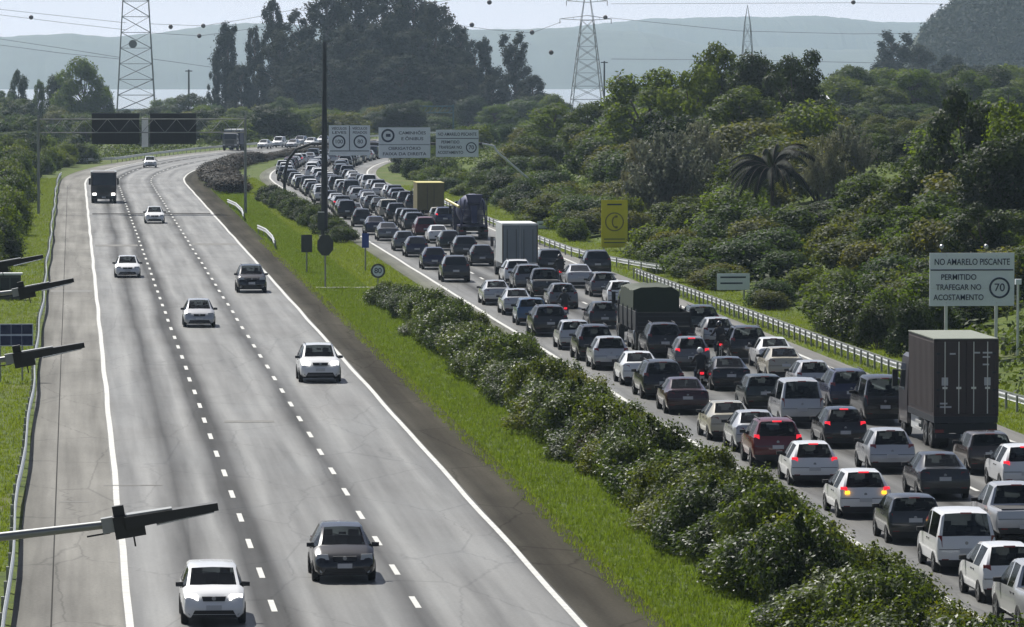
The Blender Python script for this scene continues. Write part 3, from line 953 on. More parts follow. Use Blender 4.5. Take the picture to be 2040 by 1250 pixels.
def number_from_left(names):
    """things alike in a stretch of ground are told apart by their order from the left of the photo"""
    sets = {}
    for o in COL.objects:
        if o.parent is None and o.name.split('.')[0] in names and 'from' not in o.get('label', ''): sets.setdefault(o['label'], []).append(o)
    for lab, os_ in sets.items():
        os_.sort(key=lambda o: o.location.x / o.location.y)
        if len(os_) > 1:
            for i, o in enumerate(os_): o['label'] = '%s, %s from left' % (lab, ordinal(i + 1))


number_from_left(('slope_bush', 'far_tree', 'dip_tree', 'scrub_tree', 'low_shrub', 'verge_bush'))

# grass tufts on the near median and left verge
def tufts(name, x0, x1, y0, y1, n, seed):
    r = np.random.default_rng(seed)
    Y = y0 + (y1 - y0) * r.random(n) ** 1.35
    X = x0 + (x1 - x0) * r.random(n)
    nb = 5
    base = np.repeat(np.stack([X, Y, np.zeros(n)], 1), nb, 0) + np.concatenate([r.normal(size=(n * nb, 2)) * .07, np.zeros((n * nb, 1))], 1)
    h = 0.05 + 0.16 * r.random(n * nb) ** 2
    a = r.random(n * nb) * 6.28
    w = .018
    side = np.stack([np.cos(a) * w, np.sin(a) * w, np.zeros(n * nb)], 1)
    tip = base + np.stack([r.normal(size=n * nb) * .05, r.normal(size=n * nb) * .05, h], 1)
    V = np.stack([base - side, base + side, tip], 1).reshape(-1, 3)
    m = n * nb
    me = bpy.data.meshes.new(name)
    me.vertices.add(3 * m); me.loops.add(3 * m); me.polygons.add(m)
    me.vertices.foreach_set('co', V.astype(np.float32).ravel())
    me.loops.foreach_set('vertex_index', np.arange(3 * m, dtype=np.int32))
    me.polygons.foreach_set('loop_start', np.arange(0, 3 * m, 3, dtype=np.int32))
    me.materials.append(M['grass_blade'])
    me.update(calc_edges=True)
    o = lnk(bpy.data.objects.new(name, me))
    return o


tag(tufts('grass', 18.6, 22.0, 300, 640, 16000, 3), 'short grass beside the jammed road in the median', 'grass', kind='stuff')
tag(tufts('grass', 14.75, 15.35, 118, 420, 3800, 5), 'ragged grass creeping over the inner shoulder edge', 'grass', kind='stuff')
tag(tufts('grass', 36.7, 41.5, 190, 600, 20000, 4), 'short grass under the right guardrail', 'grass', kind='stuff')
tag(tufts('grass', 15.25, 18.6, 118, 640, 42000, 1), 'short bright grass along the median strip', 'grass', kind='stuff')
tag(tufts('grass', -8.0, -1.95, 150, 640, 30000, 2), 'short bright grass on the left verge', 'grass', kind='stuff')

# ------------------------------------------------------------------ guardrails
POST = MB().box(-.045, .045, -.05, .05, -.15, .72).mesh('post', M['post_steel'])


def guardrail(pts, spacing, label, side=-1, group=None):
    """W-beam on posts along ground points; side = where the beam sits relative to the post"""
    root = empty('guardrail', (*pts[0][:2], 0), 0, label, 'guardrail', group)
    o3 = Vector((*pts[0][:2], 0))
    dense = [Vector((p[0], p[1], p[2] if len(p) > 2 else 0)) - o3 for p in pts]
    prof = [(0, .40), (.05, .45), (.05, .50), (0, .555), (0, .595), (.05, .65), (.05, .70), (0, .75)]
    mb = MB()
    rows = []
    for i, p in enumerate(dense):
        a, b = dense[max(0, i - 1)], dense[min(len(dense) - 1, i + 1)]
        d = (b - a).normalized()
        nrm = Vector((d.y, -d.x, 0)) * side
        rows.append([p + nrm * (.08 + q[0]) + Vector((0, 0, q[1])) for q in prof] + [p + nrm * (.07 + q[0]) + Vector((0, 0, q[1])) for q in reversed(prof)])
    n = len(rows[0])
    vs = [v for r in rows for v in r]
    fs = [(i * n + k, i * n + (k + 1) % n, (i + 1) * n + (k + 1) % n, (i + 1) * n + k) for i in range(len(rows) - 1) for k in range(n)]
    fs += [tuple(range(n)), tuple(range((len(rows) - 1) * n, len(rows) * n))]
    mb.add(vs, fs)
    mb.build('rail_beam', M['galvanised'], root)
    acc = 0.0
    for i in range(len(dense) - 1):
        a, b = dense[i], dense[i + 1]
        L = (b - a).length
        while acc < L:
            p = a.lerp(b, acc / L)
            obj('post', POST, root, p)
            acc += spacing
        acc -= L
    return root


def gpts(rel, y0, y1, step=8):
    n = int((y1 - y0) / step)
    return [(rel + off(y0 + (y1 - y0) * k / n) + .05 * math.sin(k * 1.3) + .04 * math.sin(k * .53), y0 + (y1 - y0) * k / n) for k in range(n + 1)]


guardrail(gpts(-1.85, 100, 640), 4.0, 'long galvanised guardrail along the left shoulder of the empty carriageway', side=1)
guardrail([(-3.0, 716), (-2.2 + off(735), 735)] + gpts(-1.9, 742, 1080), 4.0, 'guardrail round the outside of the far bend', side=1)
guardrail([(36.9, 346), (36.9, 335), (37.0, 300), (37.2, 260), (37.4, 240), (38.2, 224), (39.0, 208), (39.6, 190), (40.2, 170)], 2.0, 'galvanised guardrail running past the big white sign on the right', side=-1)
guardrail([(36.0, 560), (36.0, 480), (36.1, 420), (36.3, 385), (37.2, 368), (38.6, 355), (40.0, 347), (40.6, 346)], 4.0, 'galvanised guardrail with a flared end before the yellow board', side=-1)
for pa, lab in ((((455, 412), (472, 420), (484, 432), (487, 442)), 'short bent guardrail end beside the gantry post'), (((515, 466), (532, 474), (545, 488), (549, 498)), 'short bent guardrail end nearer to the mast')):
    guardrail([(ground(*q).x, ground(*q).y) for q in pa], 6.0, lab, side=1)

# ------------------------------------------------------------------ vehicles
def mir(pts):                                  # mirror a half section into a closed ring
    return pts + [(-x, z) for x, z in reversed(pts[1:-1])]


def car_meshes(spec):
    W2, st = spec['W'] / 2, spec['st']
    rings = []
    for (y, zb, zs, zt, wb, wt) in st:
        wb, wt = wb * W2, wt * W2
        h = zs - zb
        half = [(0, zb), (wb * .84, zb), (wb * .97, zb + .10), (wb, zb + h * .45), (wb * .995, zb + h * .72), (wb * .965, zs),
                (wt, zs + (zt - zs) * .86), (wt * .88, zs + (zt - zs) * .975), (wt * .45, zt), (0, zt + .008)]
        rings.append([(x, y, z) for x, z in mir(half)])
    n = len(rings[0])
    V = [v for r in rings for v in r]
    parts = {'body': []}
    win = {}
    for part, i, ks in spec['win']:
        for k in ks:
            for kk in (k, n - 1 - k): win[(i, kk)] = (part, kk)
    for i in range(len(rings) - 1):
        for k in range(n):
            f = (i * n + k, i * n + (k + 1) % n, (i + 1) * n + (k + 1) % n, (i + 1) * n + k)
            w = win.get((i, k))
            if w is None: parts['body'].append(f)
            else:
                key = w[0] if w[0] != 'side_window' else ('side_window', w[1] < n // 2, i)
                parts.setdefault(key, []).append(f)
    parts['body'].append(tuple(range(n - 1, -1, -1)))
    parts['body'].append(tuple(range((len(rings) - 1) * n, len(rings) * n)))
    out = []
    for key, fs in parts.items():
        used = sorted({i for f in fs for i in f})
        mp = {a: b for b, a in enumerate(used)}
        mb = MB()
        mb.add([V[a] for a in used], [tuple(mp[a] for a in f) for f in fs])
        nm = key if isinstance(key, str) else key[0]
        m = mb.mesh(nm, M['paint_white'] if nm == 'body' else M['glass'], 0.62)
        out.append((nm, m))
    return out


ALLK = (7, 8)
SPECS = {
    'hatchback': dict(L=3.9, W=1.70, rear=.05, st=[(0, .36, .60, .64, .88, .80), (.05, .24, .78, .82, .97, .88), (.13, .21, .91, .99, .985, .84), (.50, .2, .93, 1.45, .995, .66), (.62, .2, .93, 1.475, 1, .67),
        (1.45, .2, .92, 1.50, 1, .68), (1.55, .2, .92, 1.50, 1, .68), (2.25, .2, .91, 1.44, 1, .66), (2.98, .2, .90, .99, 1, .80), (3.08, .2, .88, .96, 1, .82), (3.62, .21, .74, .82, .97, .80), (3.82, .22, .62, .68, .90, .76), (3.90, .30, .50, .52, .80, .70)],
        win=[('rear_window', 2, ALLK), ('side_window', 4, (5,)), ('side_window', 6, (5,)), ('side_window', 7, (5,)), ('windshield', 7, ALLK)], ax=(.62, 3.12), tl=(.40, .86, .22, .30), pl=.60, r=.30),
    'sedan': dict(L=4.4, W=1.74, rear=.05, st=[(0, .36, .62, .66, .88, .80), (.05, .24, .82, .88, .97, .86), (.14, .21, .93, 1.02, .985, .84), (.60, .2, .94, 1.06, 1, .80), (1.20, .2, .94, 1.42, 1, .66), (1.30, .2, .94, 1.44, 1, .67),
        (1.95, .2, .93, 1.47, 1, .68), (2.05, .2, .93, 1.47, 1, .68), (2.70, .2, .92, 1.42, 1, .66), (3.40, .2, .90, .98, 1, .80), (3.50, .2, .88, .95, 1, .82), (4.10, .21, .74, .80, .97, .80), (4.32, .22, .62, .67, .90, .76), (4.40, .30, .50, .52, .80, .70)],
        win=[('rear_window', 3, ALLK), ('side_window', 5, (5,)), ('side_window', 7, (5,)), ('side_window', 8, (5,)), ('windshield', 8, ALLK)], ax=(.85, 3.5), tl=(.38, .84, .30, .17), pl=.70, r=.31),
    'suv': dict(L=4.35, W=1.82, rear=.05, st=[(0, .42, .70, .74, .88, .80), (.05, .30, .90, .95, .97, .90), (.12, .27, 1.03, 1.10, .985, .86), (.42, .26, 1.05, 1.60, .995, .70), (.55, .26, 1.05, 1.64, 1, .71),
        (1.60, .26, 1.04, 1.67, 1, .72), (1.70, .26, 1.04, 1.67, 1, .72), (2.45, .26, 1.03, 1.61, 1, .70), (3.15, .26, 1.02, 1.12, 1, .82), (3.25, .26, 1.0, 1.10, 1, .84), (4.02, .27, .90, .99, .97, .82), (4.26, .29, .74, .80, .90, .78), (4.35, .36, .58, .62, .80, .70)],
        win=[('rear_window', 2, ALLK), ('side_window', 4, (5,)), ('side_window', 6, (5,)), ('side_window', 7, (5,)), ('windshield', 7, ALLK)], ax=(.78, 3.45), tl=(.41, 1.0, .20, .30), pl=.72, r=.34),
    'van': dict(L=4.2, W=1.74, rear=.03, st=[(0, .38, .66, .70, .92, .84), (.03, .26, .90, .96, .98, .92), (.07, .23, 1.02, 1.10, .99, .92), (.22, .22, 1.04, 1.76, 1, .80), (.34, .22, 1.04, 1.80, 1, .81),
        (1.75, .22, 1.03, 1.83, 1, .82), (1.85, .22, 1.03, 1.83, 1, .82), (2.55, .22, 1.02, 1.74, 1, .78), (3.25, .22, 1.0, 1.14, 1, .84), (3.35, .22, .98, 1.10, 1, .84), (3.95, .23, .82, .92, .97, .82), (4.13, .25, .66, .72, .90, .78), (4.2, .32, .52, .56, .80, .70)],
        win=[('rear_window', 2, ALLK), ('side_window', 4, (5,)), ('side_window', 6, (5,)), ('side_window', 7, (5,)), ('windshield', 7, ALLK)], ax=(.75, 3.3), tl=(.44, .95, .12, .34), pl=.68, r=.31),
    'compact': dict(L=3.7, W=1.64, rear=.04, st=[(0, .36, .58, .62, .92, .84), (.04, .24, .82, .88, .98, .92), (.09, .21, .95, 1.02, .99, .90), (.30, .2, .96, 1.42, 1, .76), (.42, .2, .96, 1.45, 1, .77),
        (1.45, .2, .95, 1.47, 1, .78), (1.55, .2, .95, 1.47, 1, .78), (2.20, .2, .94, 1.41, 1, .75), (2.80, .2, .92, 1.00, 1, .84), (2.90, .2, .90, .98, 1, .85), (3.48, .21, .78, .85, .97, .82), (3.64, .22, .64, .70, .92, .78), (3.7, .30, .50, .53, .82, .72)],
        win=[('rear_window', 2, ALLK), ('side_window', 4, (5,)), ('side_window', 6, (5,)), ('side_window', 7, (5,)), ('windshield', 7, ALLK)], ax=(.58, 2.98), tl=(.445, .80, .11, .30), pl=.74, r=.29),
    'pickup': dict(L=5.1, W=1.84, rear=.03, st=[(0, .48, .78, .80, .92, .86), (.04, .40, 1.02, 1.05, .98, .94), (.10, .36, 1.06, 1.09, 1, .94), (1.52, .32, 1.07, 1.10, 1, .94), (1.58, .32, 1.07, 1.15, 1, .90), (1.78, .32, 1.07, 1.70, 1, .72), (1.90, .3, 1.07, 1.73, 1, .73),
        (2.60, .3, 1.06, 1.76, 1, .74), (2.70, .3, 1.06, 1.76, 1, .74), (3.30, .3, 1.05, 1.68, 1, .72), (3.95, .3, 1.04, 1.15, 1, .84), (4.05, .3, 1.03, 1.13, 1, .85), (4.80, .32, .92, 1.02, .97, .84), (5.02, .36, .78, .84, .92, .80), (5.1, .42, .64, .68, .84, .74)],
        win=[('rear_window', 4, ALLK), ('side_window', 6, (5,)), ('side_window', 8, (5,)), ('side_window', 9, (5,)), ('windshield', 9, ALLK)], ax=(1.0, 4.15), tl=(.44, .88, .12, .30), pl=.58, r=.37),
}


def wheel_mesh(r, w):
    mb = MB()
    n = 22
    prof = [(r * .60, -w / 2 + .01), (r * .93, -w / 2), (r, -w / 2 + .025), (r, w / 2 - .025), (r * .93, w / 2), (r * .60, w / 2 - .01)]
    vs, fs = [], []
    for k in range(n):
        t = 2 * math.pi * k / n
        for rr, x in prof: vs.append((x, math.cos(t) * rr, math.sin(t) * rr))
    m = len(prof)
    for k in range(n):
        for j in range(m - 1):
            fs.append((k * m + j, k * m + j + 1, ((k + 1) % n) * m + j + 1, ((k + 1) % n) * m + j))
    mb.add(vs, fs)
    tyre = mb.mesh('wheel', M['tyre'], 0.7)
    rb = MB()
    rb.tube((-w / 2 + .03, 0, 0), (w / 2 - .03, 0, 0), r * .61, r * .61, 18)
    for k in range(5):
        t = 2 * math.pi * k / 5
        c, s = math.cos(t), math.sin(t)
        for sx in (-1, 1):
            x0, x1 = sorted((sx * (w / 2 - .035), sx * (w / 2 - .012)))
            rb.hexa([(x0, c * .05 - s * .03, s * .05 + c * .03), (x1, c * .05 - s * .03, s * .05 + c * .03), (x1, c * r * .58 - s * .03, s * r * .58 + c * .03), (x0, c * r * .58 - s * .03, s * r * .58 + c * .03)],
                    [(x0, c * .05 + s * .03, s * .05 - c * .03), (x1, c * .05 + s * .03, s * .05 - c * .03), (x1, c * r * .58 + s * .03, s * r * .58 - c * .03), (x0, c * r * .58 + s * .03, s * r * .58 - c * .03)])
    return tyre, rb.mesh('rim', M['rim'])


def lamp_mesh(name, sx, w, h, d, m):
    """a lens that wraps round the corner of the body"""
    mb = MB()
    mb.hexa([(-w / 2, 0, -h / 2), (w / 2, d * .35, -h / 2), (w / 2, d, -h / 2), (-w / 2, d, -h / 2)], [(-w / 2 * .8, .03, h / 2), (w / 2 * .9, d * .45, h / 2), (w / 2 * .9, d, h / 2), (-w / 2 * .8, d, h / 2)])
    if sx < 0: mb.v = [(-x, y, z) for x, y, z in mb.v]
    return mb.mesh(name, m, 0.8)


CARS = {}
for kname, sp in SPECS.items():
    L, W, r = sp['L'], sp['W'], sp['r']
    P = [(nm, me, (0, 0, 0), None) for nm, me in car_meshes(sp)]
    ty, rm = wheel_mesh(r, .20)
    for ya in sp['ax']:
        for sx in (-1, 1):
            P.append(('wheel', ty, (sx * (W / 2 - .085), ya, r), rm))
    tx, tz, tw, th = sp['tl']
    for sx in (-1, 1):
        P.append(('tail_light', lamp_mesh('tail_light', sx, tw, th, .16, M['tail_red']), (sx * (tx * W), sp['rear'] - .025 + (.03 if kname in ('hatchback', 'suv') else 0), tz), None))
        zf = sp['st'][-3][3] - .10
        hm = lamp_mesh('headlight', sx, .34, .15, .30, M['head_glass'])
        hv = bpy.data.meshes.new('headlight')
        mbh = MB(); mbh.v = [(v.co.x, -v.co.y, v.co.z) for v in hm.vertices]; mbh.f = [tuple(p.vertices) for p in hm.polygons]; mbh.m = [0] * len(mbh.f)
        P.append(('headlight', mbh.mesh('headlight', M['head_glass'], .8), (sx * .35 * W, L - .035, zf), None))
        mm = MB().hexa([(0, 0, -.06), (.20, .02, -.05), (.20, .12, -.05), (0, .10, -.06)], [(0, 0, .07), (.20, .02, .06), (.20, .12, .06), (0, .10, .07)])
        if sx < 0: mm.v = [(-x, y, z) for x, y, z in mm.v]
        yc = sp['st'][-5][0] - .35
        P.append(('mirror', mm.mesh('mirror', M['trim'], .8), (sx * (W / 2 - .06), yc, sp['st'][-5][2] + .07), None))
    P.append(('plate', MB().box(-.2, .2, -.012, .02, -.065, .065).mesh('plate', M['plate']), (0, -.012 if kname != 'sedan' else .004, sp['pl']), None))
    P.append(('bumper_seam', MB().box(-W * .46, W * .46, -.006, .05, sp['st'][0][3] + .005, sp['st'][0][3] + .022).mesh('bumper_seam', M['trim']), (0, 0, 0), None))
    for sx in (-1, 1): P.append(('reflector', MB().box(sx * W * .36 - .10, sx * W * .36 + .10, -.012, .03, sp['st'][0][1] + .02, sp['st'][0][1] + .055).mesh('reflector', M['tail_red']), (0, 0, 0), None))
    P.append(('plate', MB().box(-.2, .2, -.02, .012, -.065, .065).mesh('plate', M['plate']), (0, L + .005, .48 if r < .33 else .60), None))
    z0 = sp['st'][1][1]
    bmp = MB().hexa([(-W * .43, .02, z0 - .03), (W * .43, .02, z0 - .03), (W * .43, .30, z0 - .03), (-W * .43, .30, z0 - .03)], [(-W * .47, -.015, z0 + .15), (W * .47, -.015, z0 + .15), (W * .47, .30, z0 + .15), (-W * .47, .30, z0 + .15)])
    P.append(('bumper', bmp.mesh('bumper', M['trim']), (0, 0, 0), None))
    gz = sp['st'][-3][3] - .10
    P.append(('grille', MB().hexa([(-W * .17, L - .25, gz - .10), (W * .17, L - .25, gz - .10), (W * .17, L - .02, gz - .10), (-W * .17, L - .02, gz - .10)],
                                  [(-W * .19, L - .25, gz + .02), (W * .19, L - .25, gz + .02), (W * .19, L - .055, gz + .02), (-W * .19, L - .055, gz + .02)]).mesh('grille', M['trim']), (0, 0, 0), None))
    zl = sp['st'][-1][1] - .02
    P.append(('air_intake', MB().hexa([(-W * .36, L - .25, zl - .06), (W * .36, L - .25, zl - .06), (W * .36, L - .01, zl - .06), (-W * .36, L - .01, zl - .06)],
                                      [(-W * .30, L - .25, zl + .13), (W * .30, L - .25, zl + .13), (W * .30, L + .012, zl + .13), (-W * .30, L + .012, zl + .13)]).mesh('air_intake', M['trim']), (0, 0, 0), None))
    P.append(('badge', MB().tube((0, L - .052, gz - .03), (0, L - .01, gz - .03), .055, .055, 12).mesh('badge', M['rim']), (0, 0, 0), None))
    for sx in (-1, 1):
        P.append(('fog_light', MB().tube((sx * W * .37, L - .10, zl + .05), (sx * W * .37, L - .02, zl + .05), .05, .05, 10).mesh('fog_light', M['head_glass']), (0, 0, 0), None))
        for yd in (sp['st'][5][0] - .1, sp['st'][6][0] + .15):
            P.append(('door_handle', MB().box(sx * (W / 2 - .02) - .022, sx * (W / 2 - .02) + .022, yd - .08, yd + .08, sp['st'][5][2] - .13, sp['st'][5][2] - .10).mesh('door_handle', M['trim']), (0, 0, 0), None))
    # rear: badge, high brake light, wiper
    r0, r1 = (sp['st'][2], sp['st'][3]) if kname != 'sedan' and kname != 'pickup' else ((sp['st'][3], sp['st'][4]) if kname == 'sedan' else (sp['st'][4], sp['st'][5]))
    P.append(('rear_badge', MB().tube((0, sp['st'][1][0] - .02, sp['st'][1][2] + .0), (0, sp['st'][1][0] + .06, sp['st'][1][2] + .0), .05, .05, 10).mesh('rear_badge', M['rim']), (0, 0, 0), None))
    P.append(('high_brake_light', MB().box(-.16, .16, r1[0] - .05, r1[0] + .05, r1[3] - .02, r1[3] + .022).mesh('high_brake_light', M['tail_red']), (0, 0, 0), None))
    if kname in ('hatchback', 'suv', 'van', 'compact'):
        P.append(('rear_wiper', MB().tube((-.02, r0[0] - .02, r0[3] + .03), (.30, r0[0] + .01, r0[3] + .09), .012, .010, 5).mesh('rear_wiper', M['trim']), (0, 0, 0), None))
    # cabin: dark tub, two front seats, a rear bench, headrests
    yb, yf, zf_ = r1[0] + .05, sp['st'][-5][0] - .15, sp['st'][5][2]
    ib = MB()
    ib.box(-W * .40, W * .40, r0[0] + .08, yf, .30, zf_ - .10)
    yr = yb + .25
    if kname != 'pickup':
        ib.box(-W * .36, W * .36, yr, yr + .16, zf_ - .12, zf_ + .16)
        for sx in (-1, 1): ib.box(sx * .36 - .12, sx * .36 + .12, yr + .02, yr + .10, zf_ + .16, zf_ + .32)
    ym = yr + (1.0 if kname != 'pickup' else .45)
    for sx in (-1, 1):
        ib.hexa([(sx * .36 - .22, ym, zf_ - .12), (sx * .36 + .22, ym, zf_ - .12), (sx * .36 + .22, ym + .14, zf_ - .12), (sx * .36 - .22, ym + .14, zf_ - .12)], [(sx * .36 - .17, ym - .08, zf_ + .22), (sx * .36 + .17, ym - .08, zf_ + .22), (sx * .36 + .17, ym + .02, zf_ + .22), (sx * .36 - .17, ym + .02, zf_ + .22)])
        ib.box(sx * .36 - .12, sx * .36 + .12, ym - .10, ym - .02, zf_ + .23, zf_ + .40)
    ib.box(-.10, .10, yf - .40, yf - .36, sp['st'][7][3] - .20, sp['st'][7][3] - .13)
    P.append(('interior', ib.mesh('interior', M['underside']), (0, 0, 0), None))
    P.append(('underbody', MB().box(-W * .40, W * .40, .25, L - .3, r * .62, r * .62 + .08).mesh('underbody', M['underside']), (0, 0, 0), None))
    if kname == 'pickup':
        P.append(('cargo_bed', MB().box(-.74, .74, .10, 1.48, 1.0, 1.118).mesh('cargo_bed', M['trim']), (0, 0, 0), None))
    if kname == 'suv':
        for sx in (-1, 1): P.append(('roof_rail', MB().tube((sx * .58, .7, 1.66), (sx * .58, 2.3, 1.68), .02, .02, 6).mesh('roof_rail', M['trim']), (0, 0, 0), None))
    CARS[kname] = P


rc = random.Random(9)


def put_mat(o, m):
    o.material_slots[0].link = 'OBJECT'
    o.material_slots[0].material = m


def car(kind, colour, x, y, rz, label, group, lit=None, rims=True, brake=False, z=0.03):
    """x, y = middle of the rear bumper on the ground"""
    root = empty({'pickup': 'pickup_truck', 'van': 'van'}.get(kind, 'car'), (x, y, z), rz, label, {'pickup': 'pickup', 'van': 'van'}.get(kind, 'car'), group)
    root.scale = (rc.uniform(.97, 1.03), rc.uniform(.96, 1.04), rc.uniform(.96, 1.04))
    for nm, me, loc, rm in CARS[kind]:
        if not rims and nm in ('interior', 'door_handle', 'badge', 'rear_badge', 'fog_light', 'rear_wiper', 'high_brake_light', 'reflector', 'bumper_seam'): continue
        o = bpy.data.objects.new(nm, me)
        o.location = loc
        lnk(o, root)
        if nm == 'body' : put_mat(o, M['paint_' + colour])
        if nm in ('rear_window', 'side_window', 'windshield') and rims: put_mat(o, M['glass_clear'])
        if nm in ('tail_light', 'high_brake_light') and brake: put_mat(o, M['tail_lit'])
        if nm == 'headlight' and lit: put_mat(o, M['head_lit'])
        if rm is not None and rims: obj('rim', rm, o)
    if brake == 'amber':
        for sx in (-1, 1):
            obj('indicator', MB().box(-.07, .07, -.02, .05, -.05, .05).mesh('indicator', M['amber_lit']), root, (sx * .345 * SPECS[kind]['W'], .01, .84))
    return root


G_ON = 'oncoming vehicles on the open carriageway'
# oncoming cars: front at the pixel
for px, py, kind, colr, lab, lit in (
        (425, 1244, 'compact', 'white', 'white hatchback with a lit headlamp, nearest oncoming car at the photo bottom', True),
        (685, 1160, 'hatchback', 'black', 'black hatchback right of the nearest white oncoming hatchback', False),
        (637, 763, 'suv', 'white', 'tall white oncoming car with both headlamps lit beside the inner edge line', True),
        (397, 653, 'hatchback', 'silver', 'silver oncoming hatchback in the middle lane between black car and tall white car', False),
        (501, 584, 'suv', 'black', 'black oncoming sport utility car close to the inner edge line', False),
        (254, 554, 'sedan', 'white', 'white oncoming sedan in the lane beside the left shoulder', False),
        (308, 446, 'sedan', 'white', 'white oncoming sedan crossing the dark road joint', False),
        (299, 335, 'hatchback', 'white', 'small white oncoming car next to the dark truck in the bend', False)):
    g = ground(px, py)
    L = SPECS[kind]['L']
    car(kind, colr, g.x, g.y + SPECS[kind]['ax'][1], math.pi, lab, G_ON, lit=lit)
for k, (r_, Y, colr, kind) in enumerate(((2.8, 847, 'white', 'sedan'), (6.4, 852, 'silver', 'hatchback'), (2.9, 858, 'white', 'van'), (6.5, 866, 'white', 'sedan'), (3.0, 874, 'silver', 'suv'), (3.2, 890, 'white', 'sedan'))):
    car(kind, colr, r_ + off(Y), Y, math.pi - heading(Y), '%s far oncoming %s, %s in the pale file behind the median bank' % (colr, kind, ordinal(k + 1)), G_ON, rims=False)

LANE = {'A': ('left', 25.2), 'B': ('middle', 28.7), 'C': ('right', 32.2), 'D': ('shoulder', 35.3)}
G_JAM = 'vehicles queueing in the traffic jam'
jam = []                                        # lane, px, py, kind, colour, remark, brake
for row in (
        ('A', 2078, 1268, 'pickup', 'silver', 'cut by the bottom right corner', 0), ('A', 1995, 1202, 'hatchback', 'white', '', 0), ('A', 1915, 1142, 'van', 'white', 'with upright rear door', 0),
        ('A', 1815, 1083, 'compact', 'dark grey', '', 0), ('A', 1707, 1033, 'hatchback', 'white', 'with amber indicators lit', 'amber'), ('A', 1616, 968, 'hatchback', 'white', 'with red lamps lit', 1),
        ('A', 1536, 931, 'suv', 'dark red', 'with red lamps lit', 1), ('A', 1508, 902, 'sedan', 'silver', '', 0), ('A', 1446, 879, 'sedan', 'beige', '', 0), ('A', 1360, 826, 'sedan', 'maroon', '', 0),
        ('A', 1317, 796, 'suv', 'black', '', 0), ('A', 1274, 769, 'sedan', 'white', '', 0), ('A', 1209, 738, 'hatchback', 'silver', '', 0), ('A', 1180, 720, 'suv', 'black', '', 0),
        ('A', 1137, 698, 'compact', 'silver', '', 0), ('A', 1086, 671, 'suv', 'dark grey', '', 0), ('A', 1050, 649, 'compact', 'blue', '', 0), ('A', 1028, 629, 'sedan', 'silver', '', 0),
        ('A', 982, 609, 'sedan', 'silver', '', 0), ('A', 897, 563, 'suv', 'dark grey', '', 0), ('A', 855, 538, 'hatchback', 'navy', '', 0), ('A', 827, 513, 'hatchback', 'navy', '', 0),
        ('A', 799, 501, 'hatchback', 'grey', '', 0), ('A', 769, 481, 'sedan', 'grey', '', 0), ('A', 741, 469, 'sedan', 'navy', '', 0), ('A', 714, 453, 'hatchback', 'dark grey', '', 0), ('A', 681, 438, 'suv', 'black', '', 0),
        ('B', 2018, 1087, 'pickup', 'silver', 'at the right frame edge', 0), ('B', 1874, 996, 'sedan', 'dark grey', '', 0), ('B', 1769, 943, 'hatchback', 'silver', '', 0), ('B', 1681, 893, 'hatchback', 'black', 'with red lamps lit', 1),
        ('B', 1593, 851, 'van', 'silver', '', 0), ('B', 1514, 818, 'compact', 'dark green', '', 0), ('B', 1454, 779, 'sedan', 'black', '', 0), ('B', 1378, 739, 'hatchback', 'grey', 'with red lamps lit', 1),
        ('B', 1322, 713, 'suv', 'black', '', 0), ('B', 1288, 698, 'compact', 'grey', '', 0),
        ('B', 1196, 656, 'hatchback', 'dark grey', '', 0), ('B', 1112, 616, 'hatchback', 'grey', '', 0), ('B', 1082, 597, 'pickup', 'black', '', 0), ('B', 1045, 581, 'suv', 'grey', '', 0), ('B', 1025, 569, 'suv', 'white', '', 0),
        ('B', 956, 531, 'hatchback', 'dark grey', '', 0), ('B', 920, 516, 'suv', 'dark grey', '', 0), ('B', 890, 500, 'hatchback', 'dark green', '', 0), ('B', 872, 486, 'sedan', 'white', '', 0), ('B', 843, 475, 'suv', 'dark red', '', 0), ('B', 822, 463, 'suv', 'dark grey', '', 0),
        ('C', 2028, 979, 'hatchback', 'white', 'at the right frame edge', 1), ('C', 1957, 946, 'compact', 'brown', 'before the container truck', 0), ('C', 1757, 846, 'van', 'black', 'half hidden by the container truck', 0),
        ('C', 1690, 816, 'suv', 'navy', '', 0), ('C', 1611, 787, 'hatchback', 'silver', '', 0), ('C', 1560, 758, 'sedan', 'beige', '', 0), ('C', 1563, 737, 'sedan', 'white', '', 0), ('C', 1489, 723, 'suv', 'black', '', 0),
        ('C', 1438, 692, 'hatchback', 'silver', '', 0), ('C', 1415, 672, 'suv', 'dark green', '', 0), ('C', 1230, 612, 'hatchback', 'white', '', 0), ('C', 1205, 592, 'hatchback', 'grey', '', 0), ('C', 1150, 575, 'sedan', 'silver', '', 0),
        ('C', 1093, 547, 'suv', 'dark grey', 'by the box truck', 0), ('D', 1185, 548, 'suv', 'dark grey', 'alone beside the flared guardrail', 0)):
    g = ground(row[1], row[2])
    x = g.x * .55 + LANE[row[0]][1] * .45
    jam.append([row[0], x, g.y - .55, row[3], row[4], row[5], row[6]])
rj = random.Random(77)
COLS = ['white'] * 10 + ['silver'] * 10 + ['grey'] * 5 + ['dark grey'] * 6 + ['black'] * 6 + ['navy', 'dark red', 'beige', 'blue', 'dark green']
for lane, y0, rel in (('A', 476.0, 25.2), ('B', 448.0, 28.7), ('C', 452.0, 32.2)):
    Y = y0
    while Y < 905:
        skip = lane == 'C' and (abs(Y - 480) < 17 or abs(Y - 437) < 14)
        if not skip:
            jam.append([lane, rel + off(Y) + rj.uniform(-.3, .3), Y, rj.choice(['hatchback'] * 3 + ['compact'] * 2 + ['sedan'] * 3 + ['suv'] * 4 + ['van', 'pickup']), rj.choice(COLS), '', rj.random() < .08])
        Y += rj.uniform(7.2, 10.5)
TN = {'hatchback': 'hatchback', 'compact': 'boxy hatchback', 'sedan': 'sedan', 'suv': 'tall estate car', 'van': 'van', 'pickup': 'pickup'}
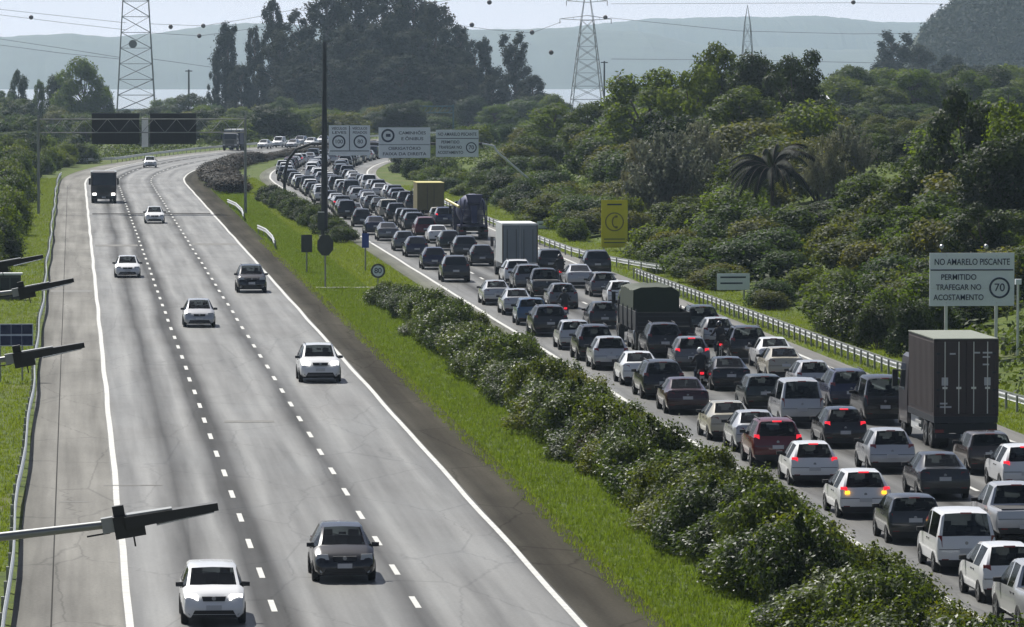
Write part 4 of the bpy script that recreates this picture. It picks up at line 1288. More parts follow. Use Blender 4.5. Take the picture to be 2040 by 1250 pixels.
for lane in 'ABCD':
    rows = sorted([r for r in jam if r[0] == lane], key=lambda r: r[2])
    for k, (ln, x, Y, kind, colr, rem, brk) in enumerate(rows):
        if lane == 'D': lab = 'dark grey tall car alone on the shoulder beside the flared guardrail'
        else:
            lab = '%s %s%s, %s from bottom in jam\'s %s lane' % (colr, TN[kind], (' ' + rem) if rem else '', ordinal(k + 1), LANE[ln][0])
        car(kind, colr, x, Y, -heading(Y) + rj.uniform(-.012, .012), lab, G_JAM, brake=brk, rims=Y < 330)

# ------------------------------------------------------------------ trucks
TW_T, TW_R = wheel_mesh(.50, .30)
G_TR = 'trucks in the traffic'


def truck_wheels(root, ys, half, dual=True):
    for y in ys:
        for sx in (-1, 1):
            o = obj('wheel', TW_T, root, (sx * (half - .16), y, .5)); obj('rim', TW_R, o)
            if dual: o = obj('wheel', TW_T, root, (sx * (half - .49), y, .5)); obj('rim', TW_R, o)


def cab(root, y0, m, W=2.45, H=3.1, L=1.9, lit=False, dark=False):
    """a flat-fronted truck cab, its back at y0"""
    h = W / 2
    z0, zb = .55, 1.75
    mb = MB()
    mb.hexa([(-h, y0, z0), (h, y0, z0), (h, y0 + L, z0), (-h, y0 + L, z0)], [(-h, y0, zb), (h, y0, zb), (h, y0 + L + .06, zb), (-h, y0 + L + .06, zb)])
    mb.hexa([(-h, y0, zb), (h, y0, zb), (h, y0 + L + .06, zb), (-h, y0 + L + .06, zb)], [(-h + .06, y0, H - .12), (h - .06, y0, H - .12), (h - .1, y0 + L - .28, H - .12), (-h + .1, y0 + L - .28, H - .12)])
    mb.hexa([(-h + .06, y0, H - .12), (h - .06, y0, H - .12), (h - .1, y0 + L - .28, H - .12), (-h + .1, y0 + L - .28, H - .12)], [(-h + .18, y0 + .05, H), (h - .18, y0 + .05, H), (h - .22, y0 + L - .5, H), (-h + .22, y0 + L - .5, H)])
    mb.build('cab', m, root, .5)
    f = y0 + L
    MB().hexa([(-h + .12, f - .02, zb + .06), (h - .12, f - .02, zb + .06), (h - .12, f + .075, zb + .06), (-h + .12, f + .075, zb + .06)],
              [(-h + .18, f - .3, H - .28), (h - .18, f - .3, H - .28), (h - .18, f - .205, H - .28), (-h + .18, f - .205, H - .28)]).build('windshield', M['glass'], root)
    for sx in (-1, 1):
        a, b = sorted((sx * (h - .05), sx * (h + .012)))
        MB().hexa([(a, y0 + .55, zb + .05), (b, y0 + .55, zb + .05), (b, f - .1, zb + .05), (a, f - .1, zb + .05)], [(a - sx * .05, y0 + .55, H - .4), (b - sx * .05, y0 + .55, H - .4), (b - sx * .05, f - .35, H - .4), (a - sx * .05, f - .35, H - .4)]).build('side_window', M['glass'], root)
        MB().box(sx * .93 - .18, sx * .93 + .18, f - .02, f + .09, .80, 1.02).build('headlight', M['head_lit' if lit else 'head_glass'], root)
        mr = MB().box(sx * (h + .16) - .1, sx * (h + .16) + .1, f - .05, f + .05, zb + .1, zb + .75); mr.tube((sx * (h - .05), f - .1, zb + .7), (sx * (h + .16), f, zb + .72), .025); mr.build('mirror', M['trim'], root)
    MB().box(-.72, .72, f - .02, f + .10, 1.08, 1.62).build('grille', M['trim'], root)
    MB().box(-h - .01, h + .01, f - .1, f + .14, .42, .76).build('bumper', M['trim'], root)
    MB().box(-.2, .2, f + .13, f + .16, .53, .66).build('plate', M['plate'], root)


def chassis(root, L, W=2.4):
    mb = MB()
    for sx in (-1, 1): mb.box(sx * .42 - .06, sx * .42 + .06, .05, L, .72, .98)
    for k in range(int(L / 1.5)): mb.box(-.40, .40, .3 + k * 1.5, .42 + k * 1.5, .75, .92)
    mb.build('chassis', M['dark_steel'], root)
    MB().box(-W / 2 + .05, W / 2 - .05, -.02, .08, .42, .58).build('bumper', M['dark_steel'], root)
    for sx in (-1, 1):
        MB().box(sx * 1.0 - .16, sx * 1.0 + .16, -.045, .0, .62, .74).build('tail_light', M['tail_red'], root)
        MB().box(sx * .92 - .24, sx * .92 + .24, .42, .44, .25, .75).build('mud_flap', M['tyre'], root)
    MB().box(-.2, .2, -.045, -.02, .44, .56).build('plate', M['plate'], root)


def at_rear(px, py, rel=None, w=.5):
    g = ground(px, py)
    return (g.x if rel is None else g.x * (1 - w) + rel * w), g.y


# white box truck
x, y = at_rear(1036, 556)
t = empty('box_truck', (x, y, .03), 0, 'white box truck with shade painted on its rear doors towering over the jammed cars', 'truck', G_TR)
chassis(t, 7.4, 2.3)
truck_wheels(t, (1.7,), 1.15); truck_wheels(t, (6.6,), 1.15, False)
mb = MB(); mb.box(-1.16, 1.16, .012, 5.6, .98, 3.62); mb.build('cargo_box', M['box_white'], t)
MB().box(-1.185, 1.185, -.01, .05, 3.52, 3.64).build('top_frame', M['box_white'], t)
for sx in (-1, 1): MB().box(sx * .56 - .54, sx * .56 + .54, -.03, .01, 1.06, 3.50).build('rear_door', M['box_rear'], t)  # shade of the rear side put into the door colour
for sx in (-1, 1):
    MB().box(sx * 1.14 - .045, sx * 1.14 + .045, -.02, .05, .98, 3.52).build('corner_post', M['container_brown'], t)
    for q in (.25, .85): MB().tube((sx * q, -.05, 1.05), (sx * q, -.05, 3.25), .016).build('lock_rod', M['dark_steel'], t)
for k in range(6): MB().box(-1.175, -1.158, .6 + k * .9, .66 + k * .9, 1.0, 3.58).build('side_rib', M['box_white'], t)
cab(t, 5.75, M['paint_white'], 2.2, 2.75, 1.75)

# container truck
x, y = at_rear(1924, 897)
t = empty('container_truck', (x, y, .03), 0, 'truck under the dark brown container on the right of the jam', 'truck', G_TR)
chassis(t, 7.0, 2.4)
mb = MB(); mb.box(-1.2, 1.2, .0, 6.2, .98, 1.22); mb.build('trailer_bed', M['dark_steel'], t)
MB().box(-1.18, 1.18, .03, .09, .60, .96).build('rear_panel', M['panel_black'], t)
truck_wheels(t, (.9, 2.15), 1.2); truck_wheels(t, (7.4,), 1.2, False)
MB().box(-1.1, -.5, 4.2, 6.0, .45, .95).build('toolbox', M['box_white'], t)
for k in range(2): MB().box(-1.22, -1.18, 2.9 + k * .02, 4.3, .50 + k * .25, .60 + k * .25).build('side_guard', M['galvanised'], t)
cab(t, 6.35, M['cab_dark'], 2.4, 3.2, 2.0)
c = empty('shipping_container', (x, y, 1.26), 0, 'dark brown shipping container with lock bars on the rearmost right truck', 'container')
mb = MB(); mb.box(-1.19, 1.19, .05, 6.05, .0, 2.86); mb.build('shell', M['container_brown'], c)
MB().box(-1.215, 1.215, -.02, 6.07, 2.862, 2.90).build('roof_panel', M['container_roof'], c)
rib = MB().hexa([(-.03, -.09, .14), (0, -.05, .14), (0, .05, .14), (-.03, .09, .14)], [(-.03, -.09, 2.74), (0, -.05, 2.74), (0, .05, 2.74), (-.03, .09, 2.74)]).mesh('side_rib', M['container_brown'])
for k in range(20): obj('side_rib', rib, c, (-1.192, .35 + k * .285, 0))
for sx in (-1, 1):
    MB().box(sx * 1.15 - .07, sx * 1.15 + .07, -.03, .12, .0, 2.86).build('corner_post', M['container_brown'], c)
    d = MB().box(sx * .545 - .525, sx * .545 + .525, -.015, .05, .12, 2.76).build('door', M['container_brown'], c)
    for q in (.28, .80):
        MB().tube((sx * q, -.05, .1), (sx * q, -.05, 2.78), .020).build('lock_rod', M['galvanised'], d)
        MB().box(sx * q - .09, sx * q + .09, -.075, -.03, 1.02, 1.10).build('handle', M['galvanised'], d)
    MB().box(sx * .80 - .12, sx * .80 + .12, -.022, -.016, 1.15, 1.45).build('label_plate', M['plate'], d)
for (xa, xb, za) in ((-.62, -.40, 2.30), (.30, .52, 2.34), (.62, .98, 2.34), (.62, .9, 2.18), (.62, .86, 1.9), (-.98, -.7, .45), (-.98, -.55, .32)): MB().box(xa, xb, -.024, -.016, za, za + .06).build('code_mark', M['plate'], c)
for sx in (-1, 1):
    for zq in (.35, .95, 1.6, 2.3): MB().box(sx * 1.05 - .07, sx * 1.05 + .07, -.04, -.01, zq, zq + .07).build('hinge', M['dark_steel'], c)
MB().box(-1.15, 1.15, -.03, .04, .0, .1).build('bottom_frame', M['container_brown'], c)
MB().box(-1.15, 1.15, -.03, .04, 2.77, 2.86).build('top_frame', M['container_brown'], c)

# flatbed truck with a tarpaulined load
x, y = at_rear(1322, 702)
t = empty('flatbed_truck', (x, y, .03), 0, 'dark flatbed truck carrying a green tarpaulin load in the middle lane', 'truck', G_TR)
chassis(t, 11.0, 2.6)
truck_wheels(t, (1.2, 2.5), 1.3); truck_wheels(t, (9.6,), 1.3, False)
MB().box(-1.32, 1.32, .0, 9.0, 1.0, 1.25).build('flat_bed', M['panel_black'], t)
for sx in (-1, 1):
    MB().box(sx * 1.31 - .03, sx * 1.31 + .03, .05, 9.0, 1.26, 1.95).build('side_board', M['panel_black'], t)
    for k in range(5): MB().box(sx * 1.36 - .03, sx * 1.36 + .03, .1 + k * 2.1, .2 + k * 2.1, 1.0, 2.1).build('stake', M['dark_steel'], t)
MB().box(-1.28, 1.28, -.02, .045, 1.26, 1.95).build('tail_board', M['panel_black'], t)
for zq in (1.42, 1.72): MB().box(-1.26, 1.26, -.05, -.022, zq, zq + .05).build('board_rib', M['dark_steel'], t)
cab(t, 9.15, M['paint_dark grey'], 2.4, 2.7, 1.9)
ld = MB(); r = random.Random(5)
nx_, ny_ = 7, 14
vs = [(-1.15 + 2.3 * i / (nx_ - 1), 2.3 + 6.1 * j / (ny_ - 1), 3.05 - .12 * (abs(i - 3) == 3) + r.uniform(-.07, .07)) for j in range(ny_) for i in range(nx_)]
base = [(-1.18 + 2.36 * i / (nx_ - 1), 2.2 + 6.3 * j / (ny_ - 1), 1.26) for j in range(ny_) for i in range(nx_)]
fs = [(j * nx_ + i, j * nx_ + i + 1, (j + 1) * nx_ + i + 1, (j + 1) * nx_ + i) for j in range(ny_ - 1) for i in range(nx_ - 1)]
nb = nx_ * ny_
loop = [i for i in range(nx_)] + [j * nx_ + nx_ - 1 for j in range(1, ny_)] + [(ny_ - 1) * nx_ + i for i in range(nx_ - 2, -1, -1)] + [j * nx_ for j in range(ny_ - 2, 0, -1)]
fs += [(loop[k], loop[(k + 1) % len(loop)], loop[(k + 1) % len(loop)] + nb, loop[k] + nb) for k in range(len(loop))]
ld.add(vs + base, fs)
o = ld.build('tarpaulin_load', M['tarp_green'], None, 1.0); o.location = (x - .12, y, .03); tag(o, 'dark green tarpaulin bundle roped on the flatbed truck', 'load')

# blue concrete mixer and its yellow chute
x, y = at_rear(944, 478)
t = empty('mixer_truck', (x, y, .03), 0, 'dark blue concrete mixer truck ahead of the white box truck', 'truck', G_TR)
chassis(t, 8.0, 2.4)
truck_wheels(t, (1.0, 2.3), 1.2); truck_wheels(t, (6.9,), 1.2, False)
mb = MB()
prev = None
sec = [(0.2, .55, 2.75), (.7, .85, 2.70), (2.0, 1.18, 2.45), (3.4, 1.22, 2.30), (4.6, .95, 2.15), (5.2, .5, 2.05)]
n = 18
vs = [(math.cos(2 * math.pi * k / n) * rr, yy, zz + math.sin(2 * math.pi * k / n) * rr) for yy, rr, zz in sec for k in range(n)]
fs = [(i * n + k, i * n + (k + 1) % n, (i + 1) * n + (k + 1) % n, (i + 1) * n + k) for i in range(len(sec) - 1) for k in range(n)] + [tuple(range(n)), tuple(range((len(sec) - 1) * n, len(sec) * n))]
mb.add(vs, fs); mb.build('drum', M['mixer_blue'], t, .6)
MB().hexa([(-.45, -.35, 2.9), (.45, -.35, 2.9), (.3, .35, 2.7), (-.3, .35, 2.7)], [(-.7, -.5, 3.6), (.7, -.5, 3.6), (.5, .45, 3.6), (-.5, .45, 3.6)]).build('hopper', M['mixer_blue'], t)
mb = MB()
for sx in (-1, 1): mb.tube((sx * 1.0, .1, .98), (sx * .7, .1, 3.2), .07); mb.tube((sx * 1.05, .0, .9), (sx * 1.05, .0, 3.3), .04)
for zq in (1.4, 1.9, 2.4): mb.tube((-1.05, .0, zq), (1.05, .0, zq), .03)
mb.build('rear_frame', M['mixer_blue'], t)
MB().hexa([(-.2, -.75, 1.3), (.2, -.75, 1.3), (.25, -.15, 2.7), (-.25, -.15, 2.7)], [(-.22, -.65, 1.3), (.22, -.65, 1.3), (.27, -.05, 2.75), (-.27, -.05, 2.75)]).build('chute', M['mixer_blue'], t)
MB().box(-1.15, 1.15, .3, 2.9, 1.0, 1.12).build('fender', M['mixer_blue'], t)
MB().tube((-1.15, .5, 2.6), (-2.0, 3.2, 3.1), .12, .10, 8).build('chute_arm', M['boom_yellow'], t)
cab(t, 5.7, M['paint_navy'], 2.4, 2.9, 1.9)

# olive box truck farther up
x, y = at_rear(858, 441)
t = empty('box_truck', (x, y, .03), 0, 'olive yellow box truck farther up the right lane of the jam', 'truck', G_TR)
chassis(t, 7.0, 2.3)
truck_wheels(t, (1.6,), 1.15); truck_wheels(t, (6.2,), 1.15, False)
MB().box(-1.2, 1.2, .012, 5.4, .95, 3.35).build('cargo_box', M['olive_box'], t)
for sx in (-1, 1): MB().box(sx * .56 - .54, sx * .56 + .54, -.03, .01, 1.05, 3.2).build('rear_door', M['olive_box'], t)
for sx in (-1, 1): MB().tube((sx * .3, -.05, 1.05), (sx * .3, -.05, 3.2), .016).build('lock_rod', M['dark_steel'], t)
MB().box(-1.22, 1.22, -.02, 5.42, 3.352, 3.42).build('top_frame', M['boom_yellow'], t)
cab(t, 5.5, M['paint_beige'], 2.2, 2.7, 1.8)

# oncoming dark truck and the far pale one
g = ground(207, 406)
t = empty('box_truck', (g.x, g.y + 9.0, .03), math.pi, 'dark oncoming truck with two headlamps lit beside the left shoulder', 'truck', G_TR)
chassis(t, 7.2, 2.5)
truck_wheels(t, (1.6, 2.8), 1.25); truck_wheels(t, (7.9,), 1.25, False)
MB().box(-1.28, 1.28, .0, 6.6, 1.0, 3.05).build('cargo_box', M['cab_dark'], t)
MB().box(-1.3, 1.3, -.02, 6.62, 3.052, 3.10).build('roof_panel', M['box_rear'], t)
cab(t, 6.85, M['cab_dark'], 2.5, 3.2, 2.0, lit=True)
Y = 826
t = empty('box_truck', (2.6 + off(Y), Y + 8, .03), math.pi - heading(Y), 'far oncoming truck with a white roof at the bend by the gantry post', 'truck', G_TR)
chassis(t, 6.5, 2.4)
truck_wheels(t, (1.5,), 1.2); truck_wheels(t, (6.6,), 1.2, False)
MB().box(-1.25, 1.25, .0, 5.6, .95, 3.1).build('cargo_box', M['mixer_blue'], t)
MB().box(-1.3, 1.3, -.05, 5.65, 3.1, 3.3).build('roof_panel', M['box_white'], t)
cab(t, 5.75, M['paint_grey'], 2.3, 2.8, 1.8)

# ------------------------------------------------------------------ motorcycles and riders
def torus(mb, c, R, r, n=20, m=6):
    vs = [(c[0] + math.sin(2 * math.pi * j / m) * r, c[1] + math.cos(2 * math.pi * k / n) * (R + math.cos(2 * math.pi * j / m) * r), c[2] + math.sin(2 * math.pi * k / n) * (R + math.cos(2 * math.pi * j / m) * r)) for k in range(n) for j in range(m)]
    fs = [(k * m + j, k * m + (j + 1) % m, ((k + 1) % n) * m + (j + 1) % m, ((k + 1) % n) * m + j) for k in range(n) for j in range(m)]
    mb.add(vs, fs)


def motorcycle(x, y, label, lit=True):
    t = empty('motorcycle', (x, y, .03), 0, label, 'motorcycle', 'motorcycles between the lanes')
    for yy in (.32, 1.62):
        mb = MB(); torus(mb, (0, yy, .31), .25, .065); w = mb.build('wheel', M['tyre'], t, .9)
        MB().tube((-.04, yy, .31), (.04, yy, .31), .19, .19, 16).build('rim', M['rim'], w)
    mb = MB(); mb.tube((0, .32, .31), (0, .75, .5), .04); mb.tube((0, .75, .5), (0, 1.35, .75), .05); mb.box(-.14, .14, .75, 1.15, .32, .62); mb.tube((.07, 1.62, .31), (.07, 1.38, .95), .03); mb.tube((-.07, 1.62, .31), (-.07, 1.38, .95), .03)
    mb.build('frame', M['dark_steel'], t)
    MB().hexa([(-.14, .98, .72), (.14, .98, .72), (.1, 1.42, .78), (-.1, 1.42, .78)], [(-.11, 1.0, .95), (.11, 1.0, .95), (.08, 1.36, .98), (-.08, 1.36, .98)]).build('fuel_tank', M['paint_black'], t, .6)
    MB().hexa([(-.14, .2, .70), (.14, .2, .70), (.14, 1.0, .70), (-.14, 1.0, .70)], [(-.11, .15, .84), (.11, .15, .84), (.11, 1.0, .78), (-.11, 1.0, .78)]).build('seat', M['trim'], t)
    mb = MB(); mb.tube((-.38, 1.22, 1.06), (0, 1.38, 1.0), .02); mb.tube((.38, 1.22, 1.06), (0, 1.38, 1.0), .02); mb.build('handlebar', M['dark_steel'], t)
    for sx in (-1, 1):
        mb = MB(); mb.tube((sx * .25, 1.27, 1.05), (sx * .34, 1.27, 1.25), .012); mb.box(sx * .36 - .07, sx * .36 + .07, 1.25, 1.29, 1.22, 1.32); mb.build('mirror', M['trim'], t)
    MB().box(-.08, .08, .06, .16, .62, .72).build('tail_light', M['tail_lit' if lit else 'tail_red'], t)
    MB().box(-.1, .1, .05, .07, .42, .56).build('plate', M['plate'], t)
    MB().tube((.17, .1, .38), (.17, .9, .32), .05, .04).build('exhaust', M['galvanised'], t)
    return t


def rider_mesh():
    """one continuous seated body: joints as skinned edges, grown and smoothed"""
    J = [(0, .62, .86), (0, .66, 1.05), (0, .76, 1.30), (0, .82, 1.44), (0, .86, 1.53),                       # pelvis, waist, chest, neck base, neck top
         (-.19, .78, 1.38), (-.27, .95, 1.18), (-.36, 1.16, 1.09), (.19, .78, 1.38), (.27, .95, 1.18), (.36, 1.16, 1.09),
         (-.12, .66, .84), (-.20, 1.02, .74), (-.19, .86, .36), (-.19, 1.04, .31), (.12, .66, .84), (.20, 1.02, .74), (.19, .86, .36), (.19, 1.04, .31)]
    E = [(0, 1), (1, 2), (2, 3), (3, 4), (2, 5), (5, 6), (6, 7), (2, 8), (8, 9), (9, 10), (0, 11), (11, 12), (12, 13), (13, 14), (0, 15), (15, 16), (16, 17), (17, 18)]
    R = [.17, .155, .19, .09, .065, .085, .055, .042, .085, .055, .042, .11, .075, .055, .05, .11, .075, .055, .05]
    me = bpy.data.meshes.new('rider_skeleton')
    me.from_pydata(J, E, [])
    o = bpy.data.objects.new('rider_tmp', me)
    COL.objects.link(o)
    o.modifiers.new('skin', 'SKIN')
    for i, v in enumerate(me.skin_vertices[0].data):
        v.radius = (R[i], R[i] * (.75 if i in (0, 1, 2) else 1))
        v.use_root = i == 0
    s = o.modifiers.new('sub', 'SUBSURF'); s.levels = 2; s.render_levels = 2
    dg = bpy.context.evaluated_depsgraph_get()
    body = bpy.data.meshes.new_from_object(o.evaluated_get(dg))
    bpy.data.objects.remove(o)
    bm = bmesh.new(); bm.from_mesh(body)
    fb = MB()
    for sx in (-1, 1):                           # gloved fingers curled round the grip, thumb on the inside
        for k, ln in enumerate((.075, .085, .08, .065)):
            p = Vector((sx * (.33 + .022 * k), 1.17, 1.085))
            a = p + Vector((0, ln * .6, .012)); b_ = a + Vector((0, ln * .3, -.035)); c_ = b_ + Vector((0, -ln * .35, -.02))
            fb.tube(p, a, .012, .011, 6); fb.tube(a, b_, .011, .010, 6); fb.tube(b_, c_, .010, .008, 6)
        p = Vector((sx * .325, 1.16, 1.075)); a = p + Vector((-sx * .03, .035, -.015)); fb.tube(p, a, .014, .012, 6); fb.tube(a, a + Vector((sx * .015, .035, -.02)), .012, .009, 6)
    fm = fb.mesh('fingers', M['cloth_dark'])
    bm.from_mesh(fm)
    bm.to_mesh(body); bm.free()
    body.materials.clear(); body.materials.append(M['cloth_dark']); body.materials.append(M['cloth_jeans'])
    for p in body.polygons:
        p.use_smooth = True
        p.material_index = 1 if p.center.z < .80 else 0
    return body


RIDER = rider_mesh()


def rider(x, y, helmet, label):
    t = empty('person', (x, y, .03), 0, label, 'person', 'riders on motorcycles')
    obj('body', RIDER, t)
    bm = bmesh.new(); bmesh.ops.create_uvsphere(bm, u_segments=18, v_segments=12, radius=.135)
    for v in bm.verts:
        v.co.y *= 1.15; v.co.z *= 1.08
        if v.co.z < -.09: v.co.z = -.09
    for f in bm.faces: f.smooth = True
    me = bpy.data.meshes.new('helmet'); bm.to_mesh(me); bm.free(); me.materials.append(M[helmet])
    hm = obj('helmet', me, t, (0, .88, 1.64))
    MB().hexa([(-.10, .11, -.04), (.10, .11, -.04), (.06, .158, -.04), (-.06, .158, -.04)], [(-.10, .11, .05), (.10, .11, .05), (.06, .15, .05), (-.06, .15, .05)]).build('visor', M['glass'], hm)
    bm = bmesh.new(); bmesh.ops.create_uvsphere(bm, u_segments=12, v_segments=8, radius=.085)
    me = bpy.data.meshes.new('face'); bm.to_mesh(me); bm.free(); me.materials.append(M['skin'])
    obj('face', me, t, (0, .92, 1.585))
    return t


for px, py, hel, ml, pl in ((1399, 776, 'helmet_white', 'black motorcycle between the maroon sedan and the black sedan', 'motorcyclist in dark clothes and pale helmet behind the grey car with red lamps'),
                            (1437, 716, 'helmet_black', 'black motorcycle filtering left of the black tall car', 'motorcyclist in dark jacket riding left of the black tall car'),
                            (1117, 563, 'helmet_black', 'small dark motorcycle right of the white box truck', 'motorcyclist in dark clothes right of the white box truck'),
                            (1127, 640, 'helmet_black', 'dark motorcycle filtering beside the grey hatchback ahead of the flatbed', 'motorcyclist in dark clothes between left and middle lane, left of the flatbed')):
    g = ground(px, py)
    motorcycle(g.x, g.y, ml)
    rider(g.x, g.y, hel, pl)

# ------------------------------------------------------------------ signs, gantries, masts
_tm = {}


def text_mesh(s, size, m, bold=0.0):
    key = (s, size, m.name)
    if key not in _tm:
        cu = bpy.data.curves.new('lettering', 'FONT')
        cu.body = s; cu.size = size; cu.align_x = 'CENTER'; cu.align_y = 'CENTER'; cu.offset = bold; cu.extrude = .004
        o = bpy.data.objects.new('tmp_text', cu)
        COL.objects.link(o)
        dg = bpy.context.evaluated_depsgraph_get()
        me = bpy.data.meshes.new_from_object(o.evaluated_get(dg))
        bpy.data.objects.remove(o)
        me.materials.clear(); me.materials.append(m); me.name = 'lettering'
        _tm[key] = me
    return _tm[key]


def write(parent, s, x, z, size, y=-.03, m='sign_ink', fit=None, bold=.003):
    me = text_mesh(s, size, M[m], bold)
    o = obj('lettering', me, parent, (x, y, z), (math.pi / 2, 0, 0))
    if fit:
        w = max(v.co.x for v in me.vertices) - min(v.co.x for v in me.vertices)
        o.scale = (fit / w, 1, 1)
    return o


def ring_mesh(name, r0, r1, m, n=28, t=.012):
    mb = MB()
    vs = []
    for k in range(n):
        a = 2 * math.pi * k / n
        c, s = math.cos(a), math.sin(a)
        vs += [(c * r0, 0, s * r0), (c * r1, 0, s * r1), (c * r1, t, s * r1), (c * r0, t, s * r0)]
    fs = []
    for k in range(n):
        a, b_ = 4 * k, 4 * ((k + 1) % n)
        fs += [(a + j, a + (j + 1) % 4, b_ + (j + 1) % 4, b_ + j) for j in range(4)]
    mb.add(vs, fs)
    return mb.mesh(name, m)


def amarelo(parent, w, h, y=-.03):
    """the panel NO AMARELO PISCANTE / PERMITIDO TRAFEGAR NO ACOSTAMENTO 70, panel bottom at z = 0"""
    u = h / 2.5
    write(parent, 'NO AMARELO PISCANTE', 0, 2.08 * u, .42 * u, y, fit=w * .90)
    MB().box(-w / 2 + .02, w / 2 - .02, y, y + .012, 1.68 * u, 1.74 * u).build('divider', M['sign_ink'], parent)
    write(parent, 'PERMITIDO', -.16 * w, 1.36 * u, .38 * u, y, fit=w * .42)
    write(parent, 'TRAFEGAR NO', -.16 * w, .88 * u, .38 * u, y, fit=w * .54)
    write(parent, 'ACOSTAMENTO', -.16 * w, .40 * u, .38 * u, y, fit=w * .60)
    obj('speed_ring', ring_mesh('speed_ring', .41 * u, .50 * u, M['sign_ink']), parent, (.33 * w, y, .86 * u))
    write(parent, '70', .33 * w, .86 * u, .52 * u, y)


# big white sign on the right
Y = 247.0
p = at_y(1936, 610, Y)
gx = p.x
t = empty('road_sign', (gx, Y, rel_z(gx, Y)), 0, 'big white road sign with the number 70 above the container truck', 'road sign')
zb = p.z - rel_z(gx, Y)
pan = MB().box(-2.03, 2.03, -.02, .03, zb, zb + 2.52).build('panel', M['sign_white'], t)
e = bpy.data.objects.new('panel_face', MB().box(-2.0, 2.0, -.024, -.021, .03, 2.49).mesh('panel_face', M['sign_white'])); e.location = (0, 0, zb); lnk(e, t)
amarelo(e, 4.0, 2.5, -.045)
for zq in (.84, 1.68): MB().box(-2.02, 2.02, -.0255, -.0235, zb + zq - .006, zb + zq + .006).build('panel_seam', M['galvanised'], t)
for sx in (-1.22, 1.18):
    for zq in (.15, 1.1, 2.38): MB().tube((sx, -.04, zb + zq), (sx, -.02, zb + zq), .025, .025, 8).build('bolt', M['galvanised'], t)
for sx in (-1.22, 1.18): MB().box(sx - .07, sx + .07, .035, .16, -.3, zb + 2.4).build('post', M['galvanised'], t)
for sx in (-1.45, .68):
    lm = MB(); lm.tube((sx, .05, zb + 2.5), (sx, .05, zb + 2.75), .02); lm.build('lamp_stalk', M['dark_steel'], t)
    bm = bmesh.new(); bmesh.ops.create_uvsphere(bm, u_segments=12, v_segments=8, radius=.11)
    me = bpy.data.meshes.new('warning_lamp'); bm.to_mesh(me); bm.free(); me.materials.append(M['head_glass']); obj('warning_lamp', me, t, (sx, .03, zb + 2.82))
p = at_y(2028, 565, 243); z0 = rel_z(p.x, 243)
t = empty('signal_post', (p.x, 243, z0), 0, 'thin grey post right beside the big white sign', 'post')
MB().tube((0, 0, -.3), (0, 0, p.z - z0), .075, .06, 10).build('pole', M['galvanised'], t)
MB().box(-.14, .14, -.16, .08, p.z - z0 - .05, p.z - z0 + .2).build('control_box', M['sign_white'], t)

# yellow board
Y = 396.0
p = at_y(1224, 512, Y)
t = empty('information_board', (p.x, Y, 0), 0, 'tall yellow board with a round telephone symbol behind the guardrail', 'board')
zb = max(.25, p.z)
MB().box(-1.0, 1.0, -.03, .03, zb, zb + 3.6).build('panel', M['sign_yellow'], t)
for sx in (-.8, .8): MB().box(sx - .05, sx + .05, .035, .12, -.3, zb + 3.5).build('post', M['post_steel'], t)
MB().box(-.55, .55, -.045, -.032, zb + 3.2, zb + 3.32).build('text_bar', M['sign_back'], t)
for zq in (.35, .62): MB().box(-.8, .8, -.045, -.032, zb + zq, zb + zq + .06).build('text_bar', M['sign_back'], t)
mat('board_olive', (0.30, 0.25, 0.02), 0.6)
obj('symbol_ring', ring_mesh('symbol_ring', .62, .72, M['board_olive']), t, (0, -.045, zb + 1.95))
hs = MB(); pts = [(.28 * math.cos(a) + .12, -.04, .42 * math.sin(a)) for a in np.linspace(1.9, 4.4, 9)]
hs.path(pts, .055, 6); hs.tube((pts[0][0], -.04, pts[0][2]), (pts[0][0] + .2, -.04, pts[0][2] + .02), .085); hs.tube((pts[-1][0], -.04, pts[-1][2]), (pts[-1][0] + .2, -.04, pts[-1][2] - .02), .085)
o = hs.build('handset_symbol', M['board_olive'], t); o.location = (0, -.01, zb + 1.95)


def small_sign(px, pyt, pyb, wpx, Y, label, lines=2, m='sign_white', x_post=0.0, name='road_sign'):
    p, q = at_y(px, pyb, Y), at_y(px, pyt, Y)
    t = empty(name, (p.x, Y, rel_z(p.x, Y)), 0, label, 'road sign')
    z0 = rel_z(p.x, Y); w = wpx * Y / F
    MB().box(-w / 2, w / 2, -.02, .02, p.z - z0, q.z - z0).build('panel', M[m], t)
    h = q.z - p.z
    for k in range(lines):
        zz = p.z - z0 + h * (.72 - .36 * k)
        MB().box(-w * .4, w * (.38 - .1 * k), -.034, -.022, zz, zz + h * .09).build('text_bar', M['sign_ink'], t)
    MB().box(x_post * w - .05, x_post * w + .05, .025, .1, -.3, q.z - z0 - .05).build('post', M['post_steel'], t)
    return t


small_sign(1461, 545, 578, 66, 315, 'small white sign on one green post right of the flatbed truck', 2, x_post=.33)
small_sign(1089, 441, 467, 38, 446, 'pale sign peeping out behind the white box truck', 2)
